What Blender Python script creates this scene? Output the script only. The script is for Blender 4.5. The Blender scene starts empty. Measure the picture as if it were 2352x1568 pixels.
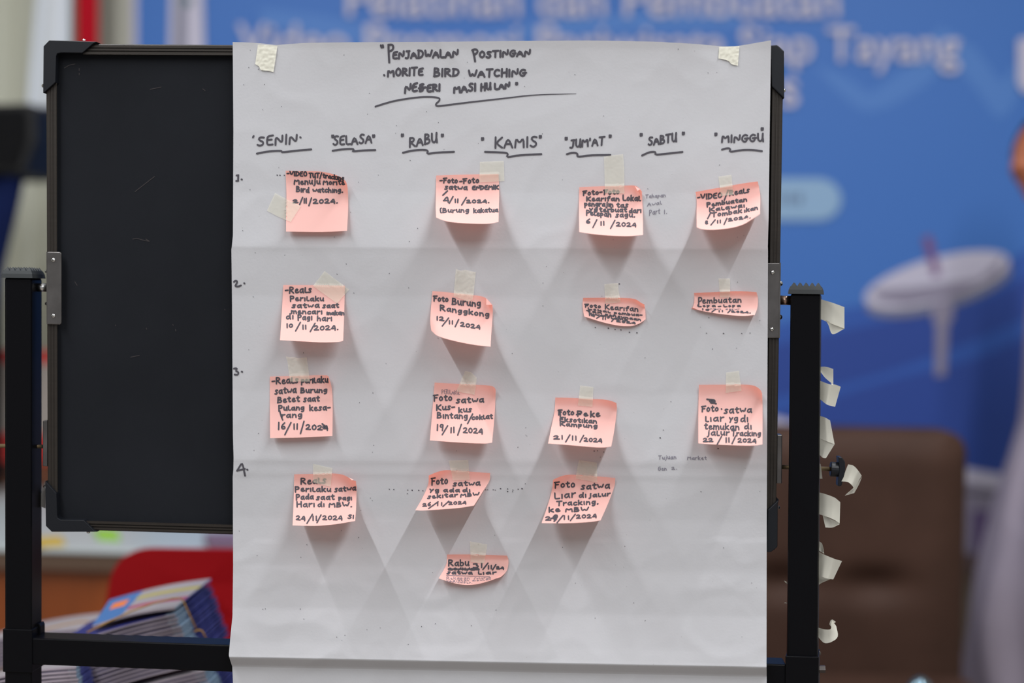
import bpy, bmesh, math, random
from mathutils import Vector, Matrix, noise

sc = bpy.context.scene
COL = sc.collection
random.seed(7)
R = math.radians

# ------------------------------------------------------------------ camera, world, light, exposure
IMG_W, IMG_H = 2352, 1568
LENS, SENSOR = 50.0, 36.0
FPX = LENS / SENSOR * IMG_W
YAW, PITCH, ROLL = R(3.5), R(1.5), 0.0145
CAM = Vector((0.105, -1.72, 1.27))
fw = Vector((-math.sin(YAW) * math.cos(PITCH), math.cos(YAW) * math.cos(PITCH), -math.sin(PITCH)))
rt = fw.cross(Vector((0, 0, 1))).normalized()
up = rt.cross(fw).normalized()
rt, up = rt * math.cos(ROLL) + up * math.sin(ROLL), up * math.cos(ROLL) - rt * math.sin(ROLL)
cam = bpy.data.cameras.new('camera')
cam.lens, cam.sensor_width = LENS, SENSOR
cam.clip_start, cam.clip_end = 0.05, 60
cam.dof.use_dof = True
cam.dof.focus_distance = 1.712
cam.dof.aperture_fstop = 1.4
cam.dof.aperture_blades = 9
camo = bpy.data.objects.new('camera', cam)
camo.matrix_world = Matrix(((rt.x, up.x, -fw.x, CAM.x), (rt.y, up.y, -fw.y, CAM.y), (rt.z, up.z, -fw.z, CAM.z), (0, 0, 0, 1)))
COL.objects.link(camo)
sc.camera = camo

world = bpy.data.worlds.new('ambient_fill')  # even ambient fill added through the open front of the room
world.use_nodes = True
bg = world.node_tree.nodes['Background']
bg.inputs[0].default_value = (0.97, 0.98, 1.0, 1)
bg.inputs[1].default_value = 0.40
sc.world = world

CEIL = 3.55
def strip_light(name, x, y0, y1, watts, size=0.05, color=(0.96, 0.98, 1.0)):
    l = bpy.data.lights.new(name, 'AREA')
    l.shape = 'RECTANGLE'
    l.size, l.size_y = size, y1 - y0
    l.energy = watts
    l.color = color
    o = bpy.data.objects.new(name, l)
    o.location = (x, (y0 + y1) / 2, CEIL - 0.06)
    COL.objects.link(o)
    return o
strip_light('ceiling_lamp_row', -1.36, -4.6, 0.9, 172)
strip_light('ceiling_lamp_row', 1.22, -4.6, 0.9, 172)

vs = sc.view_settings
vs.view_transform = 'Standard'
vs.look = 'None'
vs.gamma = 1.0
vs.use_curve_mapping = False
vs.exposure = 0.02

# ------------------------------------------------------------------ measuring helpers
def ray(px, py):
    return fw + rt * ((px - IMG_W / 2) / FPX) - up * ((py - IMG_H / 2) / FPX)
def W(px, py, y=0.0):
    """where the line of sight through a photo point meets the upright plane y (0 = face of the board)"""
    d = ray(px, py)
    return CAM + d * ((y - CAM.y) / d.y)
def Z(px, py, depth):
    return CAM + ray(px, py) * depth
def H(px, py, z):
    d = ray(px, py)
    return CAM + d * ((z - CAM.z) / d.z)

# ------------------------------------------------------------------ materials
def lin(c):
    c = c / 255.0
    return c / 12.92 if c <= 0.04045 else ((c + 0.055) / 1.055) ** 2.4
def L3(r, g, b, k=1.0):
    return tuple(min(0.98, lin(v) * k) for v in (r, g, b)) + (1.0,)
MATS = {}
def mat(name, col, rough=0.6, metal=0.0, spec=0.5, var=0.0, vscale=20.0, bump=0.0, bscale=60.0, stretch=None):
    m = bpy.data.materials.new(name)
    m.use_nodes = True
    nt = m.node_tree
    b = nt.nodes['Principled BSDF']
    b.inputs['Base Color'].default_value = col
    b.inputs['Roughness'].default_value = rough
    b.inputs['Metallic'].default_value = metal
    b.inputs['Specular IOR Level'].default_value = 0.12 if (rough >= 0.75 and spec == 0.5) else spec
    tc = nt.nodes.new('ShaderNodeTexCoord')
    src = tc.outputs['Object']
    if stretch:
        mp = nt.nodes.new('ShaderNodeMapping')
        mp.inputs['Scale'].default_value = stretch
        nt.links.new(src, mp.inputs[0])
        src = mp.outputs[0]
    if var:
        n = nt.nodes.new('ShaderNodeTexNoise')
        n.inputs['Scale'].default_value = vscale
        n.inputs['Detail'].default_value = 5
        nt.links.new(src, n.inputs['Vector'])
        r = nt.nodes.new('ShaderNodeValToRGB')
        r.color_ramp.elements[0].position, r.color_ramp.elements[1].position = 0.3, 0.7
        r.color_ramp.elements[0].color = tuple(c * (1 - var) for c in col[:3]) + (1,)
        r.color_ramp.elements[1].color = tuple(min(1, c * (1 + var)) for c in col[:3]) + (1,)
        nt.links.new(n.outputs['Fac'], r.inputs[0])
        nt.links.new(r.outputs[0], b.inputs['Base Color'])
    if bump:
        n2 = nt.nodes.new('ShaderNodeTexNoise')
        n2.inputs['Scale'].default_value = bscale
        n2.inputs['Detail'].default_value = 6
        nt.links.new(src, n2.inputs['Vector'])
        bp = nt.nodes.new('ShaderNodeBump')
        bp.inputs['Strength'].default_value = bump
        bp.inputs['Distance'].default_value = 0.01
        nt.links.new(n2.outputs['Fac'], bp.inputs['Height'])
        nt.links.new(bp.outputs[0], b.inputs['Normal'])
    MATS[name] = m
    return m

def thin_mat(name, col, trans=0.35, clear=0.0, var=0.04, tint=None):
    """thin sheet: diffuse + light coming through + (tape) partly see-through"""
    m = bpy.data.materials.new(name)
    m.use_nodes = True
    nt = m.node_tree
    nt.nodes.clear()
    out = nt.nodes.new('ShaderNodeOutputMaterial')
    d = nt.nodes.new('ShaderNodeBsdfDiffuse')
    t = nt.nodes.new('ShaderNodeBsdfTranslucent')
    tc = nt.nodes.new('ShaderNodeTexCoord')
    n = nt.nodes.new('ShaderNodeTexNoise')
    n.inputs['Scale'].default_value = 60
    n.inputs['Detail'].default_value = 6
    nt.links.new(tc.outputs['Object'], n.inputs['Vector'])
    r = nt.nodes.new('ShaderNodeValToRGB')
    r.color_ramp.elements[0].color = tuple(c * (1 - var) for c in col[:3]) + (1,)
    r.color_ramp.elements[1].color = tuple(min(0.98, c * (1 + var)) for c in col[:3]) + (1,)
    nt.links.new(n.outputs['Fac'], r.inputs[0])
    nt.links.new(r.outputs[0], d.inputs['Color'])
    if tint:
        t.inputs['Color'].default_value = tint
    else:
        nt.links.new(r.outputs[0], t.inputs['Color'])
    mx = nt.nodes.new('ShaderNodeMixShader')
    mx.inputs[0].default_value = trans
    nt.links.new(d.outputs[0], mx.inputs[1])
    nt.links.new(t.outputs[0], mx.inputs[2])
    last = mx
    if clear:
        tr = nt.nodes.new('ShaderNodeBsdfTransparent')
        m2 = nt.nodes.new('ShaderNodeMixShader')
        m2.inputs[0].default_value = clear
        nt.links.new(mx.outputs[0], m2.inputs[1])
        nt.links.new(tr.outputs[0], m2.inputs[2])
        last = m2
    nt.links.new(last.outputs[0], out.inputs['Surface'])
    MATS[name] = m
    return m

M_sheet = mat('sheet_paper', L3(178, 178, 182), 0.9, spec=0.15, bump=0.03, bscale=320)
# fibre specks in the recycled paper
nt = M_sheet.node_tree
b = nt.nodes['Principled BSDF']
tc = nt.nodes.new('ShaderNodeTexCoord')
vo = nt.nodes.new('ShaderNodeTexVoronoi')
vo.inputs['Scale'].default_value = 55
cr = nt.nodes.new('ShaderNodeValToRGB')
cr.color_ramp.elements[0].position, cr.color_ramp.elements[1].position = 0.018, 0.032
cr.color_ramp.elements[0].color, cr.color_ramp.elements[1].color = (0.30, 0.29, 0.30, 1), L3(178, 178, 182)
no = nt.nodes.new('ShaderNodeTexNoise')
no.inputs['Scale'].default_value = 9
no.inputs['Detail'].default_value = 8
mx = nt.nodes.new('ShaderNodeMixRGB')
mx.blend_type = 'MULTIPLY'
mx.inputs[0].default_value = 1
cr2 = nt.nodes.new('ShaderNodeValToRGB')
cr2.color_ramp.elements[0].color, cr2.color_ramp.elements[1].color = (0.93, 0.92, 0.92, 1), (1.0, 1.0, 1.0, 1)
nt.links.new(tc.outputs['Object'], vo.inputs['Vector'])
nt.links.new(tc.outputs['Object'], no.inputs['Vector'])
nt.links.new(vo.outputs['Distance'], cr.inputs[0])
nt.links.new(no.outputs['Fac'], cr2.inputs[0])
nt.links.new(cr.outputs[0], mx.inputs[1])
nt.links.new(cr2.outputs[0], mx.inputs[2])
nt.links.new(mx.outputs[0], b.inputs['Base Color'])

M_note = thin_mat('pink_note_paper', (0.98, 0.63, 0.585), 0.40, var=0.015, tint=(1.0, 0.25, 0.16, 1))
M_tape = thin_mat('masking_tape', (0.74, 0.71, 0.60), 0.12, clear=0.60)
M_tape2 = thin_mat('masking_tape_strip', (0.64, 0.62, 0.54), 0.35)
M_ink = mat('marker_ink', (0.066, 0.062, 0.074, 1), 0.6, spec=0.12)
M_pencil = mat('pen_line', (0.16, 0.15, 0.19, 1), 0.6, spec=0.1)
M_board = mat('board_face', (0.0115, 0.0125, 0.0155, 1), 0.65, spec=0.04, var=0.12, vscale=6, bump=0.03, bscale=500)
M_frame = mat('frame_aluminium', (0.022, 0.0175, 0.0145, 1), 0.45, metal=0.3, spec=0.4, var=0.15, vscale=8, stretch=(1, 1, 40))
M_black = mat('black_plastic', (0.007, 0.008, 0.011, 1), 0.42, spec=0.22)
M_post = mat('black_paint', (0.003, 0.003, 0.004, 1), 0.32, spec=0.08)
M_rubber = mat('grey_rubber', (0.020, 0.023, 0.025, 1), 0.7, spec=0.4)
M_steel = mat('steel', (0.13, 0.122, 0.12, 1), 0.34, metal=0.9, var=0.2, vscale=40)
M_screw = mat('screw_zinc', (0.55, 0.55, 0.55, 1), 0.25, metal=1.0)
M_brass = mat('threaded_rod', (0.22, 0.16, 0.09, 1), 0.4, metal=0.8)
M_chalk = mat('chalk_dust', (0.045, 0.040, 0.042, 1), 0.95, spec=0.0)

# ------------------------------------------------------------------ mesh helpers
class MB:
    def __init__(s):
        s.v, s.f, s.m = [], [], []
    def add(s, verts, faces, mi=0):
        k = len(s.v)
        s.v += [Vector(v) for v in verts]
        s.f += [[k + i for i in f] for f in faces]
        s.m += [mi] * len(faces)
    def grid(s, rows, mi=0, flip=False):
        n, m = len(rows), len(rows[0])
        fs = []
        for i in range(n - 1):
            for j in range(m - 1):
                q = [i * m + j, i * m + j + 1, (i + 1) * m + j + 1, (i + 1) * m + j]
                fs.append(q[::-1] if flip else q)
        s.add([p for r in rows for p in r], fs, mi)
    def prism(s, front, off, mi=0):
        n = len(front)
        off = Vector(off)
        vs_ = [Vector(p) for p in front] + [Vector(p) + off for p in front]
        fs = [list(range(n))[::-1], list(range(n, 2 * n))] + [[i, (i + 1) % n, n + (i + 1) % n, n + i] for i in range(n)]
        s.add(vs_, fs, mi)
    def box(s, a, b, mi=0):
        (x0, y0, z0), (x1, y1, z1) = a, b
        s.add([(x0, y0, z0), (x1, y0, z0), (x1, y1, z0), (x0, y1, z0), (x0, y0, z1), (x1, y0, z1), (x1, y1, z1), (x0, y1, z1)],
              [(0, 3, 2, 1), (4, 5, 6, 7), (0, 1, 5, 4), (1, 2, 6, 5), (2, 3, 7, 6), (3, 0, 4, 7)], mi)
    def tube(s, pts, rad, n=14, mi=0, cap=True):
        pts = [Vector(p) for p in pts]
        rs = rad if isinstance(rad, (list, tuple)) else [rad] * len(pts)
        rows = []
        d0 = (pts[1] - pts[0]).normalized()
        ref = Vector((0, 0, 1)) if abs(d0.z) < 0.9 else Vector((1, 0, 0))
        for i, p in enumerate(pts):
            d = (pts[min(i + 1, len(pts) - 1)] - pts[max(i - 1, 0)]).normalized()
            a = d.cross(ref)
            a = a.normalized() if a.length > 1e-6 else Vector((1, 0, 0))
            c = a.cross(d).normalized()
            rows.append([p + (a * math.cos(2 * math.pi * k / n) + c * math.sin(2 * math.pi * k / n)) * rs[i] for k in range(n + 1)])
        k0 = len(s.v)
        for r_ in rows:
            s.v += r_[:-1]
        for i in range(len(pts) - 1):
            for k in range(n):
                s.f.append([k0 + i * n + k, k0 + i * n + (k + 1) % n, k0 + (i + 1) * n + (k + 1) % n, k0 + (i + 1) * n + k])
                s.m.append(mi)
        if cap:
            s.f.append([k0 + k for k in range(n)][::-1]); s.m.append(mi)
            s.f.append([k0 + (len(pts) - 1) * n + k for k in range(n)]); s.m.append(mi)
    def dome(s, c, r, axis, flat=0.6, n=12, mi=0):
        a = Vector(axis).normalized()
        u = a.orthogonal().normalized()
        w = a.cross(u)
        rows = []
        for i in range(5):
            t = i / 4 * math.pi / 2
            rows.append([Vector(c) + a * (math.sin(t) * r * flat) + (u * math.cos(2 * math.pi * k / n) + w * math.sin(2 * math.pi * k / n)) * (math.cos(t) * r + 1e-6) for k in range(n + 1)])
        s.grid(rows, mi)
    def build(s, name, mats, parent=None, smooth=False, bevel=0.0, origin=None):
        me = bpy.data.meshes.new(name)
        if origin is not None:
            o0 = Vector(origin)
        else:
            o0 = Vector([(min(v[k] for v in s.v) + max(v[k] for v in s.v)) / 2 for k in range(3)])
        me.from_pydata([tuple(v - o0) for v in s.v], [], s.f)
        if not isinstance(mats, (list, tuple)):
            mats = [mats]
        for m_ in mats:
            me.materials.append(m_)
        for p, i in zip(me.polygons, s.m):
            p.material_index = i
            p.use_smooth = smooth
        bm = bmesh.new()
        bm.from_mesh(me)
        bmesh.ops.remove_doubles(bm, verts=bm.verts, dist=1e-6)
        bm.to_mesh(me)
        bm.free()
        me.update()
        o = bpy.data.objects.new(name, me)
        COL.objects.link(o)
        if parent is not None:
            o.parent = parent
            o.matrix_parent_inverse = Matrix.Identity(4)
            o.location = o0 - WORLD_LOC.get(parent.name, Vector((0, 0, 0)))
        else:
            o.location = o0
        WORLD_LOC[o.name] = o0
        if bevel:
            md = o.modifiers.new('soft_edges', 'BEVEL')
            md.width, md.segments, md.limit_method = bevel, 2, 'ANGLE'
        return o
WORLD_LOC = {}

def tag(o, label, cat, group=None, kind=None):
    if label: o['label'] = label
    if cat: o['category'] = cat
    if group: o['group'] = group
    if kind: o['kind'] = kind
    return o
def thing(name, label, cat, loc, group=None):
    o = bpy.data.objects.new(name, None)
    o.empty_display_size = 0.1
    o.location = loc
    COL.objects.link(o)
    WORLD_LOC[o.name] = Vector(loc)
    return tag(o, label, cat, group)

def cr_sample(pts, t):
    """Catmull-Rom through pts, t in 0..1 by chord length"""
    n = len(pts)
    if n == 2:
        return (pts[0][0] + (pts[1][0] - pts[0][0]) * t, pts[0][1] + (pts[1][1] - pts[0][1]) * t)
    cum = [0.0]
    for a, b_ in zip(pts, pts[1:]):
        cum.append(cum[-1] + math.hypot(b_[0] - a[0], b_[1] - a[1]))
    s = t * cum[-1]
    i = 0
    while i < n - 2 and s > cum[i + 1]:
        i += 1
    f = (s - cum[i]) / max(1e-9, cum[i + 1] - cum[i])
    f = max(0.0, min(1.0, f))
    p1, p2 = pts[i], pts[i + 1]
    p0 = pts[i - 1] if i > 0 else (2 * p1[0] - p2[0], 2 * p1[1] - p2[1])
    p3 = pts[i + 2] if i + 2 < n else (2 * p2[0] - p1[0], 2 * p2[1] - p1[1])
    seg = cum[i + 1] - cum[i]
    def tang(pa, pb, da, db):
        return tuple((pb[k] - pa[k]) / max(1e-9, da + db) * seg for k in (0, 1))
    da = math.hypot(p1[0] - p0[0], p1[1] - p0[1]); dc = math.hypot(p3[0] - p2[0], p3[1] - p2[1])
    m1, m2 = tang(p0, p2, da, seg), tang(p1, p3, seg, dc)
    h = (2 * f ** 3 - 3 * f * f + 1, f ** 3 - 2 * f * f + f, -2 * f ** 3 + 3 * f * f, f ** 3 - f * f)
    return tuple(h[0] * p1[k] + h[1] * m1[k] + h[2] * p2[k] + h[3] * m2[k] for k in (0, 1))

class Coons:
    def __init__(s, top, bottom, left, right):
        s.t, s.b, s.l, s.r = top, bottom, left, right
        s.c = (top[0], top[-1], bottom[0], bottom[-1])
    def at(s, u, v):
        T, B, Lf, Rt = cr_sample(s.t, u), cr_sample(s.b, u), cr_sample(s.l, v), cr_sample(s.r, v)
        tl, tr, bl, br = s.c
        return tuple((1 - v) * T[k] + v * B[k] + (1 - u) * Lf[k] + u * Rt[k]
                     - ((1 - u) * (1 - v) * tl[k] + u * (1 - v) * tr[k] + (1 - u) * v * bl[k] + u * v * br[k]) for k in (0, 1))
    def inv(s, px, py):
        tl, tr, bl, br = s.c
        u = (px - min(tl[0], bl[0])) / max(1, max(tr[0], br[0]) - min(tl[0], bl[0]))
        v = (py - min(tl[1], tr[1])) / max(1, max(bl[1], br[1]) - min(tl[1], tr[1]))
        u, v = max(0, min(1, u)), max(0, min(1, v))
        for _ in range(7):
            e = 1e-3
            p = s.at(u, v)
            pu, pv = s.at(min(1, u + e), v), s.at(u, min(1, v + e))
            eu, ev = min(1, u + e) - u, min(1, v + e) - v
            if eu < 1e-9: pu, eu = s.at(u - e, v), -e
            if ev < 1e-9: pv, ev = s.at(u, v - e), -e
            a, c = (pu[0] - p[0]) / eu, (pu[1] - p[1]) / eu
            b_, d = (pv[0] - p[0]) / ev, (pv[1] - p[1]) / ev
            det = a * d - b_ * c
            if abs(det) < 1e-6: break
            rx, ry = px - p[0], py - p[1]
            u = max(0, min(1, u + (d * rx - b_ * ry) / det))
            v = max(0, min(1, v + (-c * rx + a * ry) / det))
        return u, v

# ------------------------------------------------------------------ room
YB = 2.75                                   # back wall
M_wall = mat('wall_paint', L3(172, 171, 160, 1.25), 0.85, spec=0.2, var=0.03, vscale=3)
M_floor = mat('floor_tile', (0.22, 0.19, 0.165, 1), 0.5, var=0.06, vscale=2)
M_ceil = mat('ceiling_paint', (0.75, 0.75, 0.73, 1), 0.9)
def slab(name, a, b_, m):
    q = MB(); q.box(a, b_)
    return tag(q.build(name, m), None, None, kind='structure')
XL, XR, YF = -3.6, 3.6, -4.7
slab('floor', (XL, YF, -0.1), (XR, YB + 0.1, 0), M_floor)
slab('ceiling', (XL, YF, CEIL), (XR, YB + 0.1, CEIL + 0.1), M_ceil)
slab('wall_back', (XL, YB, 0), (XR, YB + 0.1, CEIL), M_wall)
slab('wall_left', (XL - 0.1, YF, 0), (XL, YB + 0.1, CEIL), M_wall)
slab('wall_right', (XR, YF, 0), (XR + 0.1, YB + 0.1, CEIL), M_wall)

CHALK = []
# ------------------------------------------------------------------ the rolling chalkboard on its stand
board = thing('rolling_chalkboard', 'black chalkboard in a brown metal frame, hung between two black posts', 'chalkboard', (W(950, 700).x, 0, 0))
def extr(px, y0, y1):
    q = MB(); q.prism([W(x, y, y0) for x, y in px], (0, y1 - y0, 0)); return q
extr([(126, 122), (1780, 131), (1766, 1246), (128, 1200)], 0.0, 0.012).build('panel', M_board, board)
def rail(name, a0, a1, b0, b1, ridge=1.0):
    """ridged frame profile between outer line a0-a1 and inner line b0-b1 (photo points)"""
    q = MB()
    prof = [(0, 0.008), (0, -0.006), (0.08, -0.008), (0.30, -0.008), (0.33, -0.0065), (0.40, -0.0065), (0.43, -0.0085), (0.58, -0.0085), (0.61, -0.0068), (0.68, -0.0068), (0.71, -0.0088), (0.94, -0.0088), (1.0, -0.006), (1.0, 0.0)]
    prof = [(f, d if d > -0.005 else -0.008 + (d + 0.008) * ridge) for f, d in prof]
    rows = []
    for t in (0, 1):
        a, b_ = (a0, b0) if t == 0 else (a1, b1)
        rows.append([W(a[0] + (b_[0] - a[0]) * f, a[1] + (b_[1] - a[1]) * f, d) for f, d in prof])
    q.grid(rows)
    q.v += []
    back0 = [W(a0[0], a0[1], 0.014), W(b0[0], b0[1], 0.014)]
    back1 = [W(a1[0], a1[1], 0.014), W(b1[0], b1[1], 0.014)]
    q.add([rows[0][0], back0[0], back0[1], rows[0][-1], rows[1][0], back1[0], back1[1], rows[1][-1]], [(0, 1, 5, 4), (1, 2, 6, 5), (2, 3, 7, 6)])
    return q.build(name, M_frame, board)
rail('frame_rail', (190, 101.2), (1780, 112), (190, 126.2), (1775, 135))
rail('frame_rail', (185, 1216.5), (1780, 1263), (185, 1195), (1775, 1238))
rail('frame_rail', (106.5, 190), (110, 1130), (130.5, 190), (132.5, 1130), .25)
rail('frame_rail', (1798.4, 190), (1782.5, 1180), (1773, 190), (1759, 1180), .25)
def corner(poly, screws):
    q = extr(poly, -0.0125, 0.016)
    c = q.build('corner_cap', M_black, board, bevel=0.0012)
    for (x, y, ax) in screws:
        d = MB(); d.dome(W(x, y, 0.002), 0.0022, ax, 0.9); d.build('screw', M_screw, c, smooth=True)
corner([(99.7, 106), (113, 92.3), (221.9, 95.4), (213, 100.7), (189, 121.5), (140, 121), (131, 123), (128.5, 130), (127, 189), (100.5, 213), (98.7, 213.5)], [(193, 93, (0, 0, 1)), (99, 197, (-1, 0, 0))])
corner([(103.5, 1104), (129.5, 1133), (131, 1184), (133, 1190), (139, 1193.5), (192.6, 1194.3), (217, 1219), (225, 1219), (223, 1221), (118.6, 1221), (105, 1207.5)], [(203, 1221, (0, 0, -1)), (103.5, 1117, (-1, 0, 0))])
corner([(1692, 116), (1740, 112), (1771, 104), (1786, 103), (1801, 117), (1801.5, 226), (1797, 222), (1773, 199), (1770, 137), (1692, 133)], [(1801, 208, (1, 0, 0))])
corner([(1763, 1171), (1789.5, 1146), (1787, 1157), (1786, 1256), (1771, 1268), (1700, 1266), (1710, 1240), (1760, 1238)], [(1788, 1165, (1, 0, 0))])
# pivot brackets with their screws
def bracket(px, y0, y1, fs, ss, side):
    q = extr(px, y0, y1)
    br = q.build('pivot_bracket', M_steel, board, bevel=0.0008)
    for (x, y) in fs:
        d = MB(); c0 = W(x, y, y0 - 0.0002)
        d.dome(c0, 0.0026, (0, -1, 0), 0.6)
        for k in range(2):
            a = Vector((math.cos(0.4 + k * math.pi / 2), 0, math.sin(0.4 + k * math.pi / 2))) * 0.0013
            n_ = Vector((-a.z, 0, a.x)) * 0.22
            yy = Vector((0, -0.00165, 0))
            d.add([c0 + yy - a - n_, c0 + yy + a - n_, c0 + yy + a + n_, c0 + yy - a + n_], [(0, 1, 2, 3)], 1)
        d.build('screw', [M_screw, M_black], br, smooth=True)
    for (x, y) in ss:
        d = MB(); d.dome(W(x, y, 0.003), 0.0024, (side, 0, 0), 1.0); d.build('screw', M_screw, br, smooth=True)
bracket([(108.5, 578), (138, 578.5), (141, 582), (141, 742), (138, 745.5), (107.5, 744.5)], -0.0115, -0.0092, [(122.5, 597), (122.5, 725)], [], -1)
extr([(106.5, 578), (110, 578), (109.5, 744), (107, 744)], -0.0114, 0.016).build('pivot_bracket', M_steel, board)
bracket([(1755, 604), (1791, 604), (1789, 776), (1750, 776)], -0.0115, -0.0092, [(1774.5, 625.5), (1773, 756)], [], 1)
q = extr([(1790, 603), (1793.5, 603), (1791.5, 776), (1788.5, 776)], -0.0114, 0.016).build('pivot_bracket', M_steel, board)
for y in (651, 728):
    d = MB(); d.dome(W(1793 - (y - 604) * 0.011, y, 0.0), 0.0032, (1, 0, 0), 0.9); d.build('screw', M_screw, q, smooth=True)
for y in (623, 697):
    d = MB(); d.dome(W(107, y, 0.0), 0.0022, (-1, 0, 0), 0.9); d.build('screw', M_screw, board, smooth=True)
extr([(98, 966), (108.7, 964), (108.5, 1071), (97.5, 1070)], -0.006, 0.012).build('lock_plate', M_steel, board, bevel=0.0008)
extr([(1784.5, 998), (1797, 998.5), (1796, 1110.5), (1783.5, 1110)], -0.006, 0.012).build('lock_plate', M_steel, board, bevel=0.001)

# posts: square tube, ribbed rubber caps
PF, PB = -0.018, 0.018
def post(xa0, xb0, ytop, xa1, xb1, tw=0.0):
    ex = Vector((math.cos(tw), -math.sin(tw), 0)); ey = Vector((math.sin(tw), math.cos(tw), 0))
    def WT(px, py, A_):
        # the right hand edge on the (slightly twisted) front face through A_
        d = ray(px, py)
        nrm = ey
        return CAM + d * ((A_ - CAM).dot(nrm) / d.dot(nrm))
    a0 = W(xa0, ytop, PF); b0 = WT(xb0, ytop, a0)
    a1 = W(xa1, 1500, PF); b1 = WT(xb1, 1500, a1)
    zt, zb = (a0.z + b0.z) / 2, 0.075
    def ext(p, q_):
        f = (p.z - zb) / (p.z - q_.z)
        r_ = p + (q_ - p) * f
        return Vector((r_.x, p.y, zb))
    A, B_ = Vector((a0.x, a0.y, zt)), Vector((b0.x, b0.y, zt))
    q = MB(); q.prism([A, B_, ext(B_, b1), ext(A, a1)], ey * (PB - PF))
    p = q.build('post', M_post, board, bevel=0.003)
    # cap
    c = MB()
    wd_ = (B_ - A).length
    x0, x1 = -0.0028, wd_ + 0.0028
    y0, y1 = -0.0028, PB - PF + 0.0028
    z0, z1 = zt - 0.0005, zt + 0.0085
    i = 0.0025
    c.add([(x0, y0, z0), (x1, y0, z0), (x1, y1, z0), (x0, y1, z0), (x0 + i * .3, y0 + i * .3, z0 + 0.005), (x1 - i * .3, y0 + i * .3, z0 + 0.005), (x1 - i * .3, y1 - i * .3, z0 + 0.005), (x0 + i * .3, y1 - i * .3, z0 + 0.005),
           (x0 + i, y0 + i, z1), (x1 - i, y0 + i, z1), (x1 - i, y1 - i, z1), (x0 + i, y1 - i, z1)],
          [(3, 2, 1, 0), (0, 1, 5, 4), (1, 2, 6, 5), (2, 3, 7, 6), (3, 0, 4, 7), (4, 5, 9, 8), (5, 6, 10, 9), (6, 7, 11, 10), (7, 4, 8, 11), (8, 9, 10, 11)])
    nx = 5
    for a in range(nx):
        for b2 in range(nx):
            cx = x0 + i + (x1 - x0 - 2 * i) * (a + .5) / nx
            cy = y0 + i + (y1 - y0 - 2 * i) * (b2 + .5) / nx
            h = 0.0030
            c.add([(cx - h, cy - h, z1 - .0002), (cx + h, cy - h, z1 - .0002), (cx + h, cy + h, z1 - .0002), (cx - h, cy + h, z1 - .0002), (cx, cy, z1 + 0.0046)], [(0, 1, 4), (1, 2, 4), (2, 3, 4), (3, 0, 4)])
    c.v = [A * 1.0 - Vector((0, 0, A.z)) + ex * v.x + ey * v.y + Vector((0, 0, v.z)) for v in c.v]
    c.build('post_cap', M_rubber, p)
    return p, A, B_
pl_, PLA, PLB = post(9.5, 71.4, 637, 9.8, 71.4)
pr_, PRA, PRB = post(1815.5, 1884.5, 674, 1806.5, 1878, tw=0.19)
# cross bar at the bottom, sleeves where it meets the posts
bl, br_ = W(72, 1465, PF), W(1806, 1526, PF)
bl2, br2 = W(72, 1526, PF), W(1806, 1590, PF)
q = MB(); q.prism([bl, br_, br2, bl2], (0, 0.034, 0)); q.build('crossbar', M_post, board, bevel=0.0015)
q = MB()
q.prism([W(6, 1444, PF - 0.002), W(73.5, 1446, PF - 0.002), W(73.5, 1545, PF - 0.002), W(6, 1543, PF - 0.002)], (0, 0.040, 0))
q.prism([W(73, 1447, 0), W(80, 1433, 0), W(90, 1432, 0), W(93, 1438, 0), W(93, 1462, 0), W(73, 1468, 0)], (0, 0.015, 0))
q.build('sleeve', M_post, board, bevel=0.001)
q = MB()
q.prism([W(1804, 1506, PF - 0.003), W(1880.5, 1508, PF - 0.0105), W(1879, 1640, PF - 0.0105), W(1803, 1640, PF - 0.003)], (0.0078, 0.040, 0))
q.build('sleeve', M_post, board, bevel=0.001)
# feet with castors
for (P0, P1) in ((PLA, PLB), (PRA, PRB)):
    xm = (P0.x + P1.x) / 2
    q = MB(); q.box((xm - 0.018, -0.27, 0.052), (xm + 0.018, 0.27, 0.08)); ft = q.build('foot', M_post, board, bevel=0.003)
    for yy in (-0.24, 0.24):
        q = MB(); q.tube([(xm - 0.012, yy, 0.025), (xm + 0.012, yy, 0.025)], 0.025, 18); q.build('castor', M_black, ft)
# pivots, locking rods, knob
def rod(name, xa, ya, xb, yb, rpx, m, y=0.003):
    q = MB(); q.tube([W(xa, ya, y), W(xb, yb, y)], rpx * 1.72 / FPX, 16); return q.build(name, m, board, smooth=True)
rod('pivot_pin', 85, 660, 107.5, 660, 10, M_screw)
rod('pivot_pin', 1792, 689, 1816, 690, 10.5, mat('copper_pin', (0.40, 0.27, 0.21, 1), 0.3, metal=1.0))
rod('locking_rod', -30, 1023, 98, 1025, 4.5, M_brass)
rod('locking_rod', 1796, 1072, 1912, 1077, 5, M_brass)
q = MB()
c0, c1, c2, c3 = W(1907, 1077, .003), W(1926, 1078, .003), W(1932, 1078, .003), W(1941, 1078.5, .003)
k = 1.72 / FPX
q.tube([c0, c1], [17 * k, 16.5 * k], 20)
q.tube([c1, c2], [14 * k, 14 * k], 16)
q.prism([W(1926, 1049, -0.006), W(1934, 1050, -0.006), W(1941, 1060, -0.006), W(1942, 1076, -0.006), W(1939, 1094, -0.006), W(1933, 1116, -0.006), W(1925, 1117, -0.006), W(1926, 1098, -0.006), W(1928, 1080, -0.006)], (0, 0.018, 0))
q.build('wing_knob', M_black, board, bevel=0.001)
q = MB(); q.tube([W(1881, 1536, .002), W(1895, 1536, .002)], 9 * k, 6); q.dome(W(1881, 1500, 0.0), 6 * k, (1, 0, 0), 0.8)
q.build('bolt', mat('bolt_brown', (0.05, 0.035, 0.03, 1), .5), board)
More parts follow.
